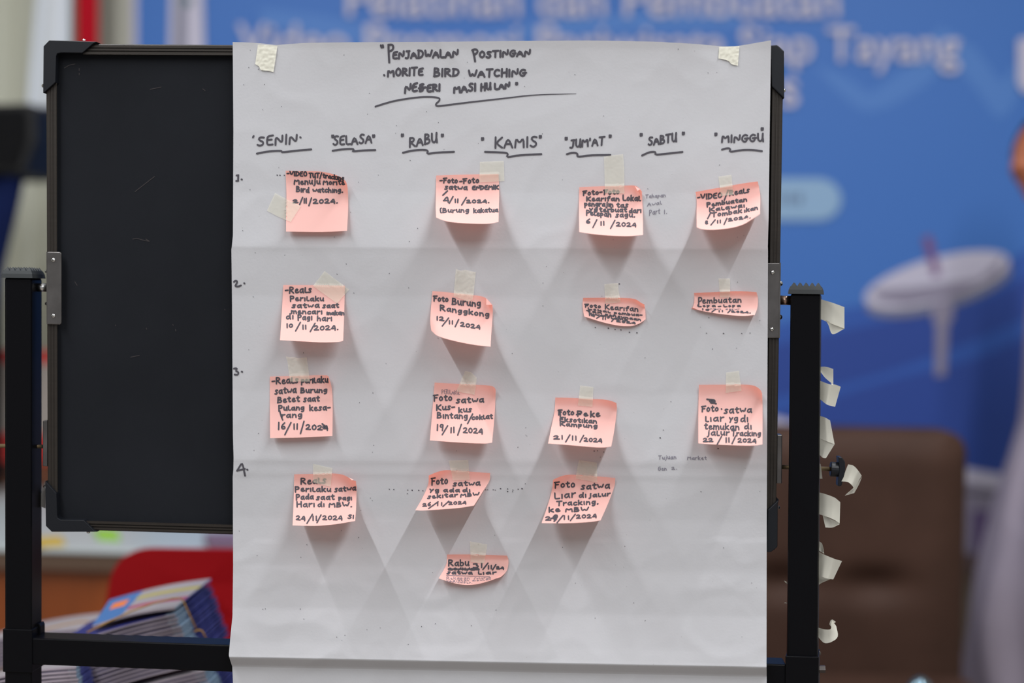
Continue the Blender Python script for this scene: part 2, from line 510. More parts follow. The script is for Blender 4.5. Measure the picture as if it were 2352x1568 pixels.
for mk in ([(148, 156), (160, 149), (172, 147)], [(182, 157), (182, 162)], [(182, 168), (182, 172)], [(305, 549), (315, 547), (330, 552), (343, 554)], [(335, 549), (342, 553)], [(466, 204), (471, 208)], [(345, 205), (370, 200)], [(310, 440), (355, 405)], [(397, 745), (398, 747)], [(336, 753), (337, 756)], [(265, 746), (266, 748)], [(403, 756), (404, 760)], [(516, 710), (517, 712)], [(300, 820), (320, 816)], [(172, 647), (177, 655)]):
    q = MB()
    CHALK.append((mk, q))

# ------------------------------------------------------------------ the big sheet
LEFT_X = [(80, 534), (96, 534.5), (300, 536), (540, 535), (566, 532.5), (572, 531.5), (700, 533), (1000, 535), (1050, 536.5), (1078, 536), (1095, 534.5), (1300, 535.5), (1420, 534), (1470, 529), (1510, 525.5), (1520, 528), (1536, 533.5), (1570, 535), (1660, 536)]
RIGHT_X = [(80, 1771), (93, 1771), (300, 1768), (500, 1765.5), (566, 1763.5), (576, 1764), (800, 1763), (1000, 1762), (1200, 1761), (1510, 1760.5), (1540, 1761), (1660, 1761)]
TOP_Y = [(534, 96.5), (560, 97), (600, 99.5), (635, 103.5), (650, 102), (700, 98.5), (800, 97), (1000, 96), (1200, 94), (1350, 93), (1500, 95.5), (1600, 101), (1660, 106.5), (1690, 106), (1720, 101.5), (1771, 92.5)]
DEPTH = [(80, 15), (110, 14), (300, 14.3), (440, 15.5), (560, 20), (568, 20.2), (580, 19.5), (680, 15.5), (900, 15), (1050, 19.4), (1058, 19.5), (1070, 18.8), (1088, 18.6), (1100, 17.8), (1190, 16), (1300, 17.5), (1400, 22.5), (1480, 31), (1508, 35), (1514, 36), (1519, 33.5), (1536, 23.5), (1545, 23), (1600, 25), (1660, 28)]
def interp(tab, x):
    if x <= tab[0][0]: return tab[0][1]
    for (a, fa), (b_, fb) in zip(tab, tab[1:]):
        if x <= b_:
            t = (x - a) / (b_ - a)
            return fa + (fb - fa) * t
    return tab[-1][1]
def crease(px, py):
    """crumple of the paper in mm"""
    v = Vector((px / 150.0, py / 150.0, 3.1))
    n1 = 1 - abs(noise.noise(v)) * 2
    n2 = noise.noise(Vector((px / 420.0, py / 300.0, 9.0)))
    n3 = 1 - abs(noise.noise(Vector((px / 60.0 + 5, py / 75.0, 1.0)))) * 2
    a = 0.35 + 0.5 * max(0.0, noise.noise(Vector((px / 350.0, py / 260.0, 4.0)))) + (0.45 if py > 1240 else 0.0)
    return 1.75 * (0.62 * max(0, n1 - 0.5) * 2 * a + 1.0 * n2 * 1.5 + 0.30 * max(0, n3 - 0.5) * a)
def fold_y(px, py):
    # the folds run slightly downhill to the right
    s = 0.012 if py < 700 else (0.02 if py < 1300 else 0.019)
    return py - (px - 840) * s * (0.4 if py < 1300 else 1.0)
def paper_d(px, py):
    d = interp(DEPTH, fold_y(px, py)) + crease(px, py)
    if py < 220:       # the free top edge stands off between the tapes
        f = (1 - (py - 90) / 130) ** 2
        far = min(1.0, abs(px - 612) / 160.0) * min(1.0, abs(px - 1680) / 110.0)
        d += 5.0 * f * far
    return max(d, 13.4) / 1000.0
def SP(px, py, eps=0.0):
    return W(px, py, -(paper_d(px, py) + eps))
sheet = thing('flip_chart_sheet', 'large grey-white paper sheet taped over the chalkboard, with a handwritten timetable', 'paper sheet', (W(1150, 1000).x, -0.012, W(1150, 1640).z))
NX, NY = 210, 260
rows = []
ys = []
for j in range(NY + 1):
    ys.append(j / NY)
# extra rows along the folds
for e in (566, 572, 1056, 1090, 1505, 1511, 1514, 1517, 1523, 1530, 1536, 1541):
    ys.append((e - 96) / (1650 - 96))
ys.sort()
for v in ys:
    row = []
    for i in range(NX + 1):
        u = i / NX
        y0 = interp(TOP_Y, 534 + u * 1237)
        skew = 0.019 * (u - 0.25) * 1237
        py0 = y0 + v * (1650 - y0)
        xl, xr = interp(LEFT_X, py0), interp(RIGHT_X, py0)
        px = xl + (xr - xl) * u
        fade = max(0.0, min(1.0, (py0 - 1250) / 200))
        py = py0 + skew * fade
        row.append(SP(px, py))
    rows.append(row)
q = MB(); q.grid(rows, flip=True)
q.build('paper', M_sheet, sheet, smooth=True)

# ------------------------------------------------------------------ handwriting
GL = {
 'A': (7, '0,0 3.2,10 6.8,0;1.2,3.6 5.8,3.6'), 'B': (6, '.6,0 .6,10;.6,10 4.6,9.4 4.4,6.4 1,5.2;1,5.2 5.8,4.6 5.4,.6 .2,.2'),
 'C': (6, '5.6,8.6 3.2,10 .6,7 .4,3 2.6,0 5.6,1.4'), 'D': (6.4, '.6,0 .8,10;0,10 4.6,9.4 6.4,5.4 4.6,1 .2,0'),
 'E': (5.6, '5.4,9.6 1,9 .6,5.4 .6,1 2,.2 5.4,.4;.8,5.2 4.4,5.4'), 'F': (6, '1.2,0 1.4,9.6;0,9.2 6,9.8;1.3,5.4 4.8,5.6'),
 'G': (6.8, '5.8,8.6 3.4,10 .6,7 .4,2.6 2.8,0 5.6,1.4 5.6,4.8;3.4,4.6 7,5'), 'H': (6.2, '.6,0 .4,10;5.8,0 5.6,10;.5,5 5.7,5.4'),
 'I': (1.6, '.8,0 .8,10'), 'J': (5.2, '4.2,10 4,2.4 2.6,0 .4,.8;1.4,9.8 5.2,10'), 'K': (6.2, '.6,0 .4,10;5.8,9.6 .7,4.6 6.2,.2'),
 'L': (5, '.4,10 .5,.8 2,.2 5.2,.4'), 'M': (8, '.4,0 .8,10 3.8,3.8 7,10 7.6,0'), 'N': (6.6, '.4,0 .6,10 6,1 6.2,10'),
 'O': (6.4, '3.2,10 .6,7.6 .6,2.4 3.2,0 6,2.6 5.8,7.8 3.2,10'), 'P': (6, '1,-1 .6,10;.6,10 5,9.8 5.6,6.6 4,4.8 .8,4.6'),
 'R': (6.4, '.6,0 .6,10;.6,10 5,9.6 5.2,6.2 .8,5;1.6,5 6.2,.2'), 'S': (5.8, '5.4,9.2 2.6,10 .8,8 2.4,5.8 5,4.4 4.8,1 2,0 .2,1.4'),
 'T': (6.4, '0,9.8 6.4,10;3.2,9.9 3,0'), 'U': (6.4, '.6,10 .6,2.4 2.8,0 5.4,2 5.8,10;5.8,4 6.2,0'), 'V': (6.4, '0,10 3,0 6.2,10'),
 'W': (8.4, '.2,10 1.8,.2 4.2,6.4 6.2,.2 8.4,10'), 'Y': (6, '0,10 2.8,5 5.8,10;2.8,5 2,-1'),
 'a': (5.4, '4.6,5.6 2.6,6.6 .6,4.2 .6,1.4 2.2,.1 4.4,2.4 4.7,6.4;4.6,3 5.4,.1'), 'b': (5, '.5,10 .6,.4;.6,4.6 2.8,6.2 4.8,4.4 4.4,1 2,.1 .6,1'),
 'c': (4.6, '4.4,5.6 2.4,6.6 .5,4 .7,1 2.6,0 4.6,1.2'), 'd': (5.4, '4.6,5.2 2.2,6 .5,3.6 .9,.6 2.8,.3 4.6,3;4.8,10 4.6,3 5.4,.1'),
 'e': (4.8, '.7,3.4 4.4,4 3.6,6.4 1.4,6 .5,3 1.2,.4 3,0 5,1.4'), 'f': (4.4, '4.4,9.4 2.6,10 2,8 1.8,0;.2,6 4,6.2'),
 'g': (5.2, '4.4,5.8 2.2,6.6 .6,4.2 1,1.4 2.8,1.2 4.4,4;4.6,6.4 4.6,0 3.8,-2.6 1.4,-2.4'), 'h': (5.2, '.5,10 .6,0;.6,3.6 2.6,6.4 4.4,5 4.7,0'),
 'i': (1.6, '.8,6.4 1,0'), 'j': (3, '2.2,6.4 2.2,-1.4 .4,-2.4;2.3,8.8 2.5,9.2'), 'k': (5, '.5,10 .6,0;4.4,6.4 .8,3.2 5,0'),
 'l': (3.2, '.5,8.2 .5,.9 1,.3 3.4,.4'), 'm': (7.4, '.5,0 .5,6.4;.5,4 2.2,6.6 3.6,5 3.6,0;3.6,4 5.4,6.6 6.8,5 7.2,0'),
 'n': (5, '.5,0 .5,6.4;.5,3.8 2.6,6.6 4.4,5 4.7,0'), 'o': (5, '2.6,6.5 .6,4.6 .8,1.2 2.6,0 4.6,2 4.4,5.2 2.6,6.5'),
 'p': (5, '.4,6.2 .8,-3;.5,4.8 2.8,6.8 4.8,4.8 3.8,1.8 .8,1.6'), 'r': (4, '.6,6.4 .7,0;.7,3.4 2,5.8 4,6.2'),
 's': (4.4, '4.2,6 2,6.8 .7,5.2 2.4,3.6 3.9,2 3,.1 .3,.5'), 't': (4.2, '2,9 1.9,1 3,.1 4.2,.8;.2,6.4 4,6.8'),
 'u': (5, '.5,6.4 .6,1.8 2.2,0 4.2,2.2 4.6,6.4;4.5,2.4 5.1,.2'), 'v': (4.4, '.2,6.4 2.2,0 4.4,6.4'), 'w': (6.6, '.2,6.4 1.6,.2 3.4,4.6 5,.2 6.6,6.4'),
 'y': (4.8, '.4,6.4 2.4,2.2;4.6,6.6 2.4,2.2 1.2,-2.4'),
 '0': (6, '3.2,9 .8,7 .6,2.2 3,0 5.6,2.4 5.4,7.4 3.2,9'), '1': (2.2, '1,10 1.1,0'), '2': (6, '.4,7.4 2.2,9.6 5,8.2 4.2,4.6 .4,.6;.4,.5 6,.4'),
 '3': (5.6, '.4,9.4 5,9.6 2.2,5.8 5.2,4.6 5,1.2 2.4,0 .2,1'), '4': (5.8, '4.4,3 .2,2.6 2.8,8 3.8,9.8 4.6,8.6 5.2,-.6;.2,2.6 5.4,3'),
 '6': (5.6, '4.4,10 1.2,6 .6,2 2.6,0 5,1.6 4.4,4.6 1,3.6'), '8': (6, '3,5.2 .8,7.4 3,10 5,7.6 3,5.2 .6,2.4 3,0 5.6,2.2 3,5.2'),
 '9': (5.6, '5,8.6 2.4,9.8 .7,7 2.4,4.6 5,6.6;5,8.8 4.6,0'), '-': (4, '.2,4.4 3.8,4.8'), '.': (2.2, '.8,.2 1.4,.6'), "'": (1.6, '.8,10 .6,7.4'),
 '"': (3, '.6,10 .8,8;2.2,10 2.2,8.2'), '/': (4.6, '4.4,11 .2,-2'), '{': (3.4, '3,9.8 1,9 2.4,6 .6,5 2.6,3.6 1.4,.4 3.4,-.6'), ',': (2, '1,1 .4,-1.4'),
}
def chaikin(p, it=2):
    for _ in range(it):
        if len(p) < 3: return p
        o = [p[0]]
        for a, b_ in zip(p, p[1:]):
            o.append((a[0] * .75 + b_[0] * .25, a[1] * .75 + b_[1] * .25))
            o.append((a[0] * .25 + b_[0] * .75, a[1] * .25 + b_[1] * .75))
        o.append(p[-1])
        p = o
    return p
def word(text, x0, b0, x1, b1, cap):
    """strokes of a word: baseline (x0,b0)-(x1,b1), capital height, in the local pixel frame of a block"""
    gap = 1.7
    tot = sum((GL[c][0] if c in GL else 3.5) for c in text) + gap * (len(text) - 1)
    k = 10.0 / tot
    out = []
    x = 0.0
    ln = math.hypot(x1 - x0, b1 - b0)
    dx, dy = (x1 - x0) / ln, (b1 - b0) / ln
    s = ln / tot
    for c in text:
        if c in GL:
            w, st = GL[c]
            jy, js, sh = random.uniform(-.35, .35), random.uniform(.93, 1.07), random.uniform(-.02, .10)
            for stroke in st.split(';'):
                pts = []
                for pr in stroke.split():
                    a, b_ = (float(t) for t in pr.split(','))
                    lx = (x + a) * s + sh * b_ * cap / 10 * .6
                    ly = (b_ * js + jy) * cap / 10
                    pts.append((x0 + dx * lx, b0 + dy * lx - ly))
                out.append(pts)
            x += w + gap
        else:
            x += 3.5 + gap
    return out
def ribbon(q, pts, wid, surf, taper=False, step=2.2):
    """flat ink line of width wid along photo points, laid on a surface"""
    p = chaikin(pts)
    d = [p[0]]
    for a, b_ in zip(p, p[1:]):
        n = max(1, int(math.hypot(b_[0] - a[0], b_[1] - a[1]) / step))
        for i in range(1, n + 1):
            d.append((a[0] + (b_[0] - a[0]) * i / n, a[1] + (b_[1] - a[1]) * i / n))
    # thin out
    e = [d[0]]
    for t in d[1:-1]:
        if math.hypot(t[0] - e[-1][0], t[1] - e[-1][1]) >= step * .8: e.append(t)
    e.append(d[-1])
    if len(e) < 2: return
    if math.hypot(e[0][0] - e[-1][0], e[0][1] - e[-1][1]) < .3 and len(e) == 2:
        e[-1] = (e[0][0] + .4, e[0][1])
    n = len(e)
    Lp, Rp = [], []
    for i, t in enumerate(e):
        a, b_ = e[max(0, i - 1)], e[min(n - 1, i + 1)]
        vx, vy = b_[0] - a[0], b_[1] - a[1]
        l = math.hypot(vx, vy) or 1
        vx, vy = vx / l, vy / l
        w = wid / 2 * (1 - .75 * (i / (n - 1)) ** 3 if taper else 1)
        Lp.append((t[0] + vy * w, t[1] - vx * w))
        Rp.append((t[0] - vy * w, t[1] + vx * w))
    vs_ = [surf(*t) for t in Lp] + [surf(*t) for t in Rp]
    fs = [(i, i + 1, n + i + 1, n + i) for i in range(n - 1)]
    q.add(vs_, fs)
    for end in ((e[0], e[1]), (e[-1], e[-2])):
        (cx, cy), (ox, oy) = end
        a0 = math.atan2(cy - oy, cx - ox)
        w = wid / 2 * (.25 if taper and end[0] is e[-1] else 1)
        ring = [(cx + math.cos(a0 + t) * w, cy + math.sin(a0 + t) * w) for t in (-1.571, -.9, -.3, .3, .9, 1.571)]
        q.add([surf(*t) for t in ring], [(0, 1, 2, 3, 4, 5)])
def block(q, o, s, wid, words, surf, thin=False):
    for wd in words:
        if isinstance(wd, tuple):
            sts = word(*wd)
        else:
            sts = [wd]
        for st in sts:
            ribbon(q, [(o[0] + a / s, o[1] + b_ / s) for a, b_ in st], wid, surf)
for mk, q in CHALK:
    ribbon(q, mk, 1.6, lambda x, y: W(x, y, -0.0004))
    q.build('chalk_mark', M_chalk, board)
SI = lambda x, y: SP(x, y, 0.0006)
def sheet_text(name, o, s, wid, words, m=None, taper=()):
    q = MB()
    block(q, o, s, wid, words, SI)
    for t in taper:
        ribbon(q, [(o[0] + a / s, o[1] + b_ / s) for a, b_ in t], wid, SI, taper=True)
    return q.build(name, m or M_ink, sheet)
def qt(x, y):    # a pair of quote ticks
    return [[(x - 6, y - 10), (x - 5, y + 8)], [(x + 7, y - 10), (x + 6, y + 6)]]
o, s = (860, 80), 4.9
sheet_text('title_line', o, s, 4.6, [[(72, 118), (80, 142)], [(94, 116), (98, 140)], [(158, 112), (160, 200), (167, 310)], [(156, 112), (205, 108), (214, 140), (205, 170), (165, 185)], ('ENJADWALAN', 205, 266, 940, 248, 82),
      [(1106, 172), (1122, 230), (1133, 298)], [(1100, 172), (1140, 158), (1164, 178), (1155, 205), (1118, 225)], ('OSTINGAN', 1180, 258, 1752, 236, 72)])
sheet_text('title_line', o, s, 4.6, [[(108, 450), (112, 456)], ('MORITE', 148, 467, 545, 452, 82), ('BIRD', 668, 468, 950, 458, 85), ('WATCHING', 1060, 478, 1705, 462, 82)])
sheet_text('title_line', o, s, 4.8, [('NE', 340, 655, 480, 632, 92), ('B', 508, 635, 548, 635, 78), ('S', 508, 635, 552, 630, 76), [(500, 600), (575, 590)], ('ERI', 592, 640, 738, 628, 80), ('MASI', 893, 650, 1140, 628, 84), ('HU', 1196, 628, 1310, 612, 74), ('LAN', 1352, 612, 1522, 602, 66)] + qt(1600, 550))
sheet_text('underline', o, s, 3.8, [], taper=[[(10, 806), (120, 770), (250, 735), (500, 698), (660, 696), (742, 712), (728, 745), (690, 775), (692, 800), (740, 800), (1000, 765), (1450, 715), (1800, 672), (2270, 662)]])
o, s = (530, 80), 3.92
def day(q1, w_, q2, ul, o=o, s=s, wid=4.2):
    sheet_text('day_heading', o, s, wid, q1 + w_ + q2 + [ul])
day([[(200, 922), (206, 910)]], [('SENIN', 238, 1000, 595, 978, 84)], [[(625, 920), (629, 924)]], [(235, 1068), (330, 1048), (440, 1042), (466, 1047), (452, 1058), (600, 1040), (725, 1030)])
day(qt(918, 914), [('SELASA', 922, 995, 1268, 972, 78)], qt(1286, 912), [(917, 1042), (1010, 1028), (1100, 1024), (1112, 1036), (1085, 1050), (1200, 1038), (1302, 1036)])
day(qt(1545, 905), [('RABU', 1608, 1010, 1858, 968, 84)], qt(1905, 906), [(1550, 1060), (1640, 1038), (1750, 1032), (1782, 1046), (1758, 1073), (1850, 1058), (2010, 1052)])
day(qt(1130, 178), [('KAMIS', 1240, 259, 1622, 250, 92)], qt(1650, 158), [(1152, 292), (1300, 296), (1366, 304), (1340, 346), (1440, 322), (1660, 312)], (820, 274), 3.92)
o = (1180, 80)
day(qt(472, 935), [("JUM'AT", 505, 1018, 815, 992, 74)], qt(868, 913), [(478, 1073), (530, 1058), (578, 1066), (568, 1101), (680, 1082), (870, 1080)], o)
day(qt(1147, 900), [('SABTU', 1212, 995, 1465, 960, 74)], qt(1527, 888), [(1155, 1085), (1225, 1052), (1285, 1052), (1265, 1081), (1380, 1068), (1520, 1053)], o)
day(qt(1820, 896), [('MINGGU', 1872, 968, 2248, 958, 68)], qt(2237, 848), [(1875, 1032), (1925, 1017), (1957, 1026), (1935, 1056), (2050, 1035), (2150, 1034), (2235, 1046)], o)
o = (520, 380)
sheet_text('row_number', o, 5.225, 4.0, [[(122, 118), (145, 115)], [(142, 116), (140, 184)], [(118, 184), (142, 182)], [(181, 165), (186, 168)]])
sheet_text('row_number', o, 5.225, 4.0, [[(90, 1395), (112, 1376), (132, 1390), (120, 1422), (100, 1448), (140, 1452), (175, 1438)], [(213, 1411), (218, 1415)]])
sheet_text('row_number', (0, 800), 3.92, 4.0, [[(2105, 181), (2140, 175), (2118, 202), (2150, 212), (2142, 238), (2112, 234)], [(2176, 208), (2181, 211)]])
sheet_text('row_number', (0, 800), 3.92, 4.0, [[(2206, 1145), (2182, 1026), (2165, 1050), (2134, 1100)], [(2134, 1100), (2205, 1083)], [(2224, 1089), (2229, 1092)]])
sheet_text('pen_note', (1300, 345), 7.465, 1.3, [('Tahapan', 1365, 822, 1705, 800, 62), ('Awal', 1395, 960, 1640, 922, 66), ('Part', 1425, 1110, 1610, 1085, 85), ('1.', 1680, 1090, 1735, 1080, 70)], M_pencil)
sheet_text('pen_note', (1490, 840), 6.273, 1.4, [('Tujuan', 140, 1348, 395, 1340, 58), ('Market', 555, 1352, 830, 1350, 52), ('Gen', 135, 1508, 255, 1502, 55), ('2.', 330, 1490, 410, 1488, 38)], M_pencil)
def dots(o, s, pts):
    return [[(o[0] + a / s - .5, o[1] + b_ / s), (o[0] + a / s + .6, o[1] + b_ / s + .4)] for a, b_ in pts]
dd = dots((930, 1040), 7.84, [(50, 665), (130, 668), (325, 678), (250, 670), (45, 730), (1455, 660), (1490, 660), (1590, 660), (1625, 665), (1722, 640), (1850, 645), (1945, 665), (2040, 650), (1850, 690), (1940, 695), (2110, 640), (-280, 650), (-200, 655)])
dd += dots((1300, 620), 9.046, [(880, 1205), (1020, 1230), (1140, 1240), (1320, 1290), (1475, 1300), (610, 1190), (1108, 285)])
dd += dots((600, 360), 7.838, [(287, 328), (337, 330), (415, 330)]) + dots((1230, 870), 8.712, [(1175, 1440), (1240, 1435), (1365, 1460)])
dd += dots((1560, 620), 9.225, [(630, 1005), (940, 1340), (1325, 1340), (580, 1335), (1500, 1330)]) + dots((1490, 840), 6.273, [(1000, 1190), (165, 1035)])
q = MB()
for t in dd: ribbon(q, t, random.uniform(1.4, 2.6), SI)
for k_ in range(150):
    x_, y_ = random.uniform(545, 1750), random.uniform(110, 1500)
    ribbon(q, [(x_, y_), (x_ + random.uniform(-.8, .8), y_ + .6)], random.uniform(.8, 1.5), SI)
q.build('ink_dots', M_ink, sheet)['kind'] = 'stuff'

# ------------------------------------------------------------------ pink notes
NOTE_MM = 0.0766
GEOS = []
class Note:
    def __init__(s, o, sc_, top, right, bottom, left, curl=None, ht=0.0042, lmax=None):
        s.ht = ht
        f = lambda L: [(o[0] + a / sc_, o[1] + b_ / sc_) for a, b_ in L]
        s.o, s.s = o, sc_
        s.C = Coons(f(top), f(bottom), f(left), f(right))
        s.curl = curl or []
        s.full = 146.0
        def phi(h):
            # bend angle whose foreshortened height is h of the full note
            r_ = min(0.995, h / s.full)
            lo, hi = 0.0, 2.2
            for _ in range(30):
                m_ = (lo + hi) / 2
                if s.curve(m_)[-1][0] > r_: lo = m_
                else: hi = m_
            return (lo + hi) / 2
        tl, tr, bl_, br2_ = s.C.c
        ln = lambda P, Q: math.hypot(P[0] - Q[0], P[1] - Q[1])
        s.pl, s.pr = max(phi(ln(tl, bl_)), .12), max(phi(ln(tr, br2_)), .12)
        if lmax: s.pl, s.pr = min(s.pl, lmax), min(s.pr, lmax)
        s.cache = {}
    def curve(s, ph, n=24):
        out, y, l = [(0, 0)], 0.0, 0.0
        for i in range(n):
            a = (i + .5) / n
            g = ph * min(1.0, max(0.0, (a - .08) / .55)) ** 1.2
            y += math.cos(g) / n
            l += math.sin(g) / n
            out.append((y, l))
        return out
    def lift(s, u, v):
        key = round(u * 60)
        if key not in s.cache:
            s.cache[key] = s.curve(s.pl + (s.pr - s.pl) * key / 60.0)
        c = s.cache[key]
        Y = v * c[-1][0]
        d = c[-1][1]
        for (y0, l0), (y1, l1) in zip(c, c[1:]):
            if Y <= y1 + 1e-9:
                d = l0 + (l1 - l0) * (Y - y0) / max(1e-9, y1 - y0)
                break
        d *= NOTE_MM
        d += s.ht * max(0.0, 1 - v / .26) ** 2
        for (cu, cv, ru, rv, h) in s.curl:     # curled corners
            a = max(0.0, 1 - abs(u - cu) / ru) + max(0.0, 1 - abs(v - cv) / rv) - 1
            if a > 0: d += h * a * a
        return d
    def base(s, u):
        if not hasattr(s, 'bd'):
            s.bd = [paper_d(*s.C.at(i / 20, 0.02)) + 0.0011 for i in range(21)]
            # stay in front of the sheet all the way down
        i = min(19, int(u * 20)); f = u * 20 - i
        return s.bd[i] * (1 - f) + s.bd[i + 1] * f
    def depth_uv(s, u, v, p):
        return max(s.base(u) + s.lift(u, v), paper_d(*p) + 0.001 + 0.002 * v)
    def surf(s, px, py, eps=0.0):
        u, v = s.C.inv(px, py)
        return W(px, py, -(s.depth_uv(u, v, (px, py)) + eps))
    def inside(s, px, py):
        u, v = s.C.inv(px, py)
        x, y = s.C.at(u, v)
        return abs(x - px) + abs(y - py) < 0.8
    def mesh(s, name, parent, n=26):
        rows = []
        for j in range(n + 1):
            row = []
            for i in range(n + 1):
                u, v = i / n, j / n
                p = s.C.at(u, v)
                row.append(W(p[0], p[1], -s.depth_uv(u, v, p)))
            rows.append(row)
        q = MB(); q.grid(rows, flip=True)
        return q.build(name, M_note, parent, smooth=True)
def flap(nt_, tri, parent, eps, name='turned_corner'):
    q = MB()
    pts = [(nt_.o[0] + a / nt_.s, nt_.o[1] + b_ / nt_.s) for a, b_ in tri]
    vs_ = [nt_.surf(p[0], p[1], e) for p, e in zip(pts, eps)]
    m_ = [(vs_[0] + vs_[1]) / 2, (vs_[1] + vs_[2]) / 2, (vs_[2] + vs_[0]) / 2]
    q.add(vs_ + m_, [(0, 3, 5), (3, 1, 4), (3, 4, 5), (5, 4, 2)])
    return q.build(name, M_note, parent, smooth=True)

NOTES = {}
def note(key, label, o, s, top, right, bottom, left, words, wid=3.4, thin=None, curl=None, flaps=(), lmax=None, blots=()):
    N_ = Note(o, s, top, right, bottom, left, curl=curl, lmax=lmax, ht={'E': .0012, 'F': .0015, 'B': .002, 'C': .0022, 'I': .002}.get(key, .0042))
    root = thing('sticky_note', label, 'sticky note', N_.surf(*N_.C.at(.5, .0)), 'pink notes on the paper timetable')
    N_.mesh('paper', root)
    q = MB()
    sf = lambda x, y: N_.surf(x, y, 0.0004)
    block(q, o, s, wid, words, sf)
    for bl_ in blots:
        ribbon(q, [(o[0] + a / s, o[1] + b_ / s) for a, b_ in bl_], wid * 1.15, sf)
    q.build('handwriting', M_ink, root)
    if thin:
        q = MB(); block(q, o, s, 1.0, thin, sf); q.build('pen_line', M_pencil, root)
    for f_ in flaps:
        flap(N_, f_[0], root, f_[1])
    NOTES[key] = N_
    return root
TR_CURL = [(1, 0, .45, .40, 0.010)]
note('A', 'flat pink note in the first column of row 1, tape on its left side', (600, 360), 7.838,
     [(440, 250), (700, 257), (1040, 262), (1250, 300), (1450, 375), (1530, 450)], [(1530, 450), (1555, 560), (1565, 900), (1545, 1330)],
     [(447, 1345), (1000, 1353), (1300, 1346), (1545, 1330)], [(440, 250), (455, 700), (450, 1000), (447, 1345)],
     [('-VIDEO', 462, 338, 822, 352, 78), ('TUT/', 862, 370, 1090, 378, 78), ('tracking', 1110, 378, 1485, 425, 78), ('Menuju', 590, 497, 1058, 488, 98), ('Morite', 1112, 497, 1498, 502, 82),
      ('Bird', 632, 625, 858, 640, 92), ('watching.', 928, 632, 1470, 640, 82), ('2', 570, 830, 660, 822, 62), ('/', 690, 840, 742, 838, 95), ('11', 765, 832, 818, 832, 82), ('/', 858, 855, 900, 855, 105), ('2024.', 935, 836, 1378, 834, 78)],
     curl=[(1, 0, .5, .5, 0.016)], lmax=.25)
note('B', 'pink note in row 1 under the third weekday heading, tape on its top right corner', (960, 350), 7.838,
     [(328, 415), (800, 400), (1450, 385)], [(1450, 385), (1462, 700), (1455, 1000), (1450, 1250)],
     [(328, 1170), (420, 1210), (560, 1248), (850, 1275), (1200, 1285), (1330, 1275), (1450, 1250)], [(328, 415), (322, 800), (320, 1000), (328, 1170)],
     [('-Foto', 395, 548, 712, 548, 84), ('-Foto', 748, 560, 1095, 545, 92), ('satwa', 482, 665, 885, 672, 82), ('ENDEMIK', 978, 668, 1448, 660, 70), [(530, 692), (448, 768)],
      ('4', 455, 890, 555, 890, 92), ('/', 560, 895, 635, 890, 85), ('11', 662, 900, 728, 900, 62), ('/', 785, 920, 872, 915, 100), ('2024.', 875, 908, 1285, 905, 56), ('{Burung', 382, 1082, 915, 1078, 78), ('kakatua', 1000, 1085, 1438, 1070, 78)])
note('C', 'pink row 1 note under the fifth weekday heading, folded at its top right corner', (1300, 345), 7.465,
     [(228, 632), (650, 615), (1000, 605), (1180, 605), (1240, 640), (1300, 700)], [(1300, 700), (1310, 900), (1318, 1200), (1320, 1450)],
     [(228, 1400), (450, 1435), (800, 1465), (1100, 1470), (1320, 1450)], [(228, 632), (222, 1000), (228, 1400)],
     [('Foto-', 288, 772, 620, 755, 76), ('Foto', 645, 760, 912, 745, 84), ('Kearifan', 350, 868, 912, 865, 75), ('Lokal', 975, 862, 1275, 865, 92), ('pengrajin', 318, 955, 805, 968, 80), ('tas', 868, 975, 1062, 978, 78),
      ('yg', 400, 1040, 540, 1040, 70), ('terbuat', 572, 1055, 1040, 1058, 76), ('dari', 1080, 1072, 1288, 1068, 80), ('Pelepah', 345, 1108, 772, 1140, 84), ('sagu.', 850, 1145, 1185, 1145, 78),
      ('6', 340, 1252, 422, 1250, 76), ('/', 458, 1305, 530, 1305, 112), ('11', 588, 1285, 662, 1285, 64), ('/', 762, 1320, 838, 1322, 108), ('2024', 862, 1300, 1200, 1310, 66)],
     curl=[(1, 0, .4, .35, 0.008)], flaps=[([(1180, 612), (1272, 668), (1228, 695)], (.0006, .0006, .006))])
note('D', 'tilted pink note in row 1 under the last weekday heading', (1560, 380), 8.713,
     [(328, 528), (820, 440), (1300, 355), (1572, 318)], [(1572, 318), (1600, 450), (1622, 600), (1618, 970)],
     [(352, 1235), (440, 1270), (600, 1285), (800, 1278), (1100, 1235), (1300, 1170), (1450, 1080), (1618, 970)], [(328, 528), (350, 700), (348, 1000), (352, 1235)],
     [('-VIDEO', 365, 690, 855, 640, 98), ('/', 900, 670, 975, 660, 150), ('Reals', 1005, 605, 1400, 535, 100), ('Pembuatan', 550, 825, 1352, 715, 76), ('Kalawai', 602, 920, 1310, 828, 70), ('/Tombak', 568, 1045, 1250, 940, 84), ('ikan', 1300, 935, 1568, 875, 70),
      ('8', 505, 1182, 592, 1172, 68), ('/', 630, 1175, 720, 1165, 72), ('11', 755, 1152, 838, 1145, 52), ('/', 895, 1160, 955, 1155, 95), ('2024.', 985, 1115, 1430, 1050, 56)])
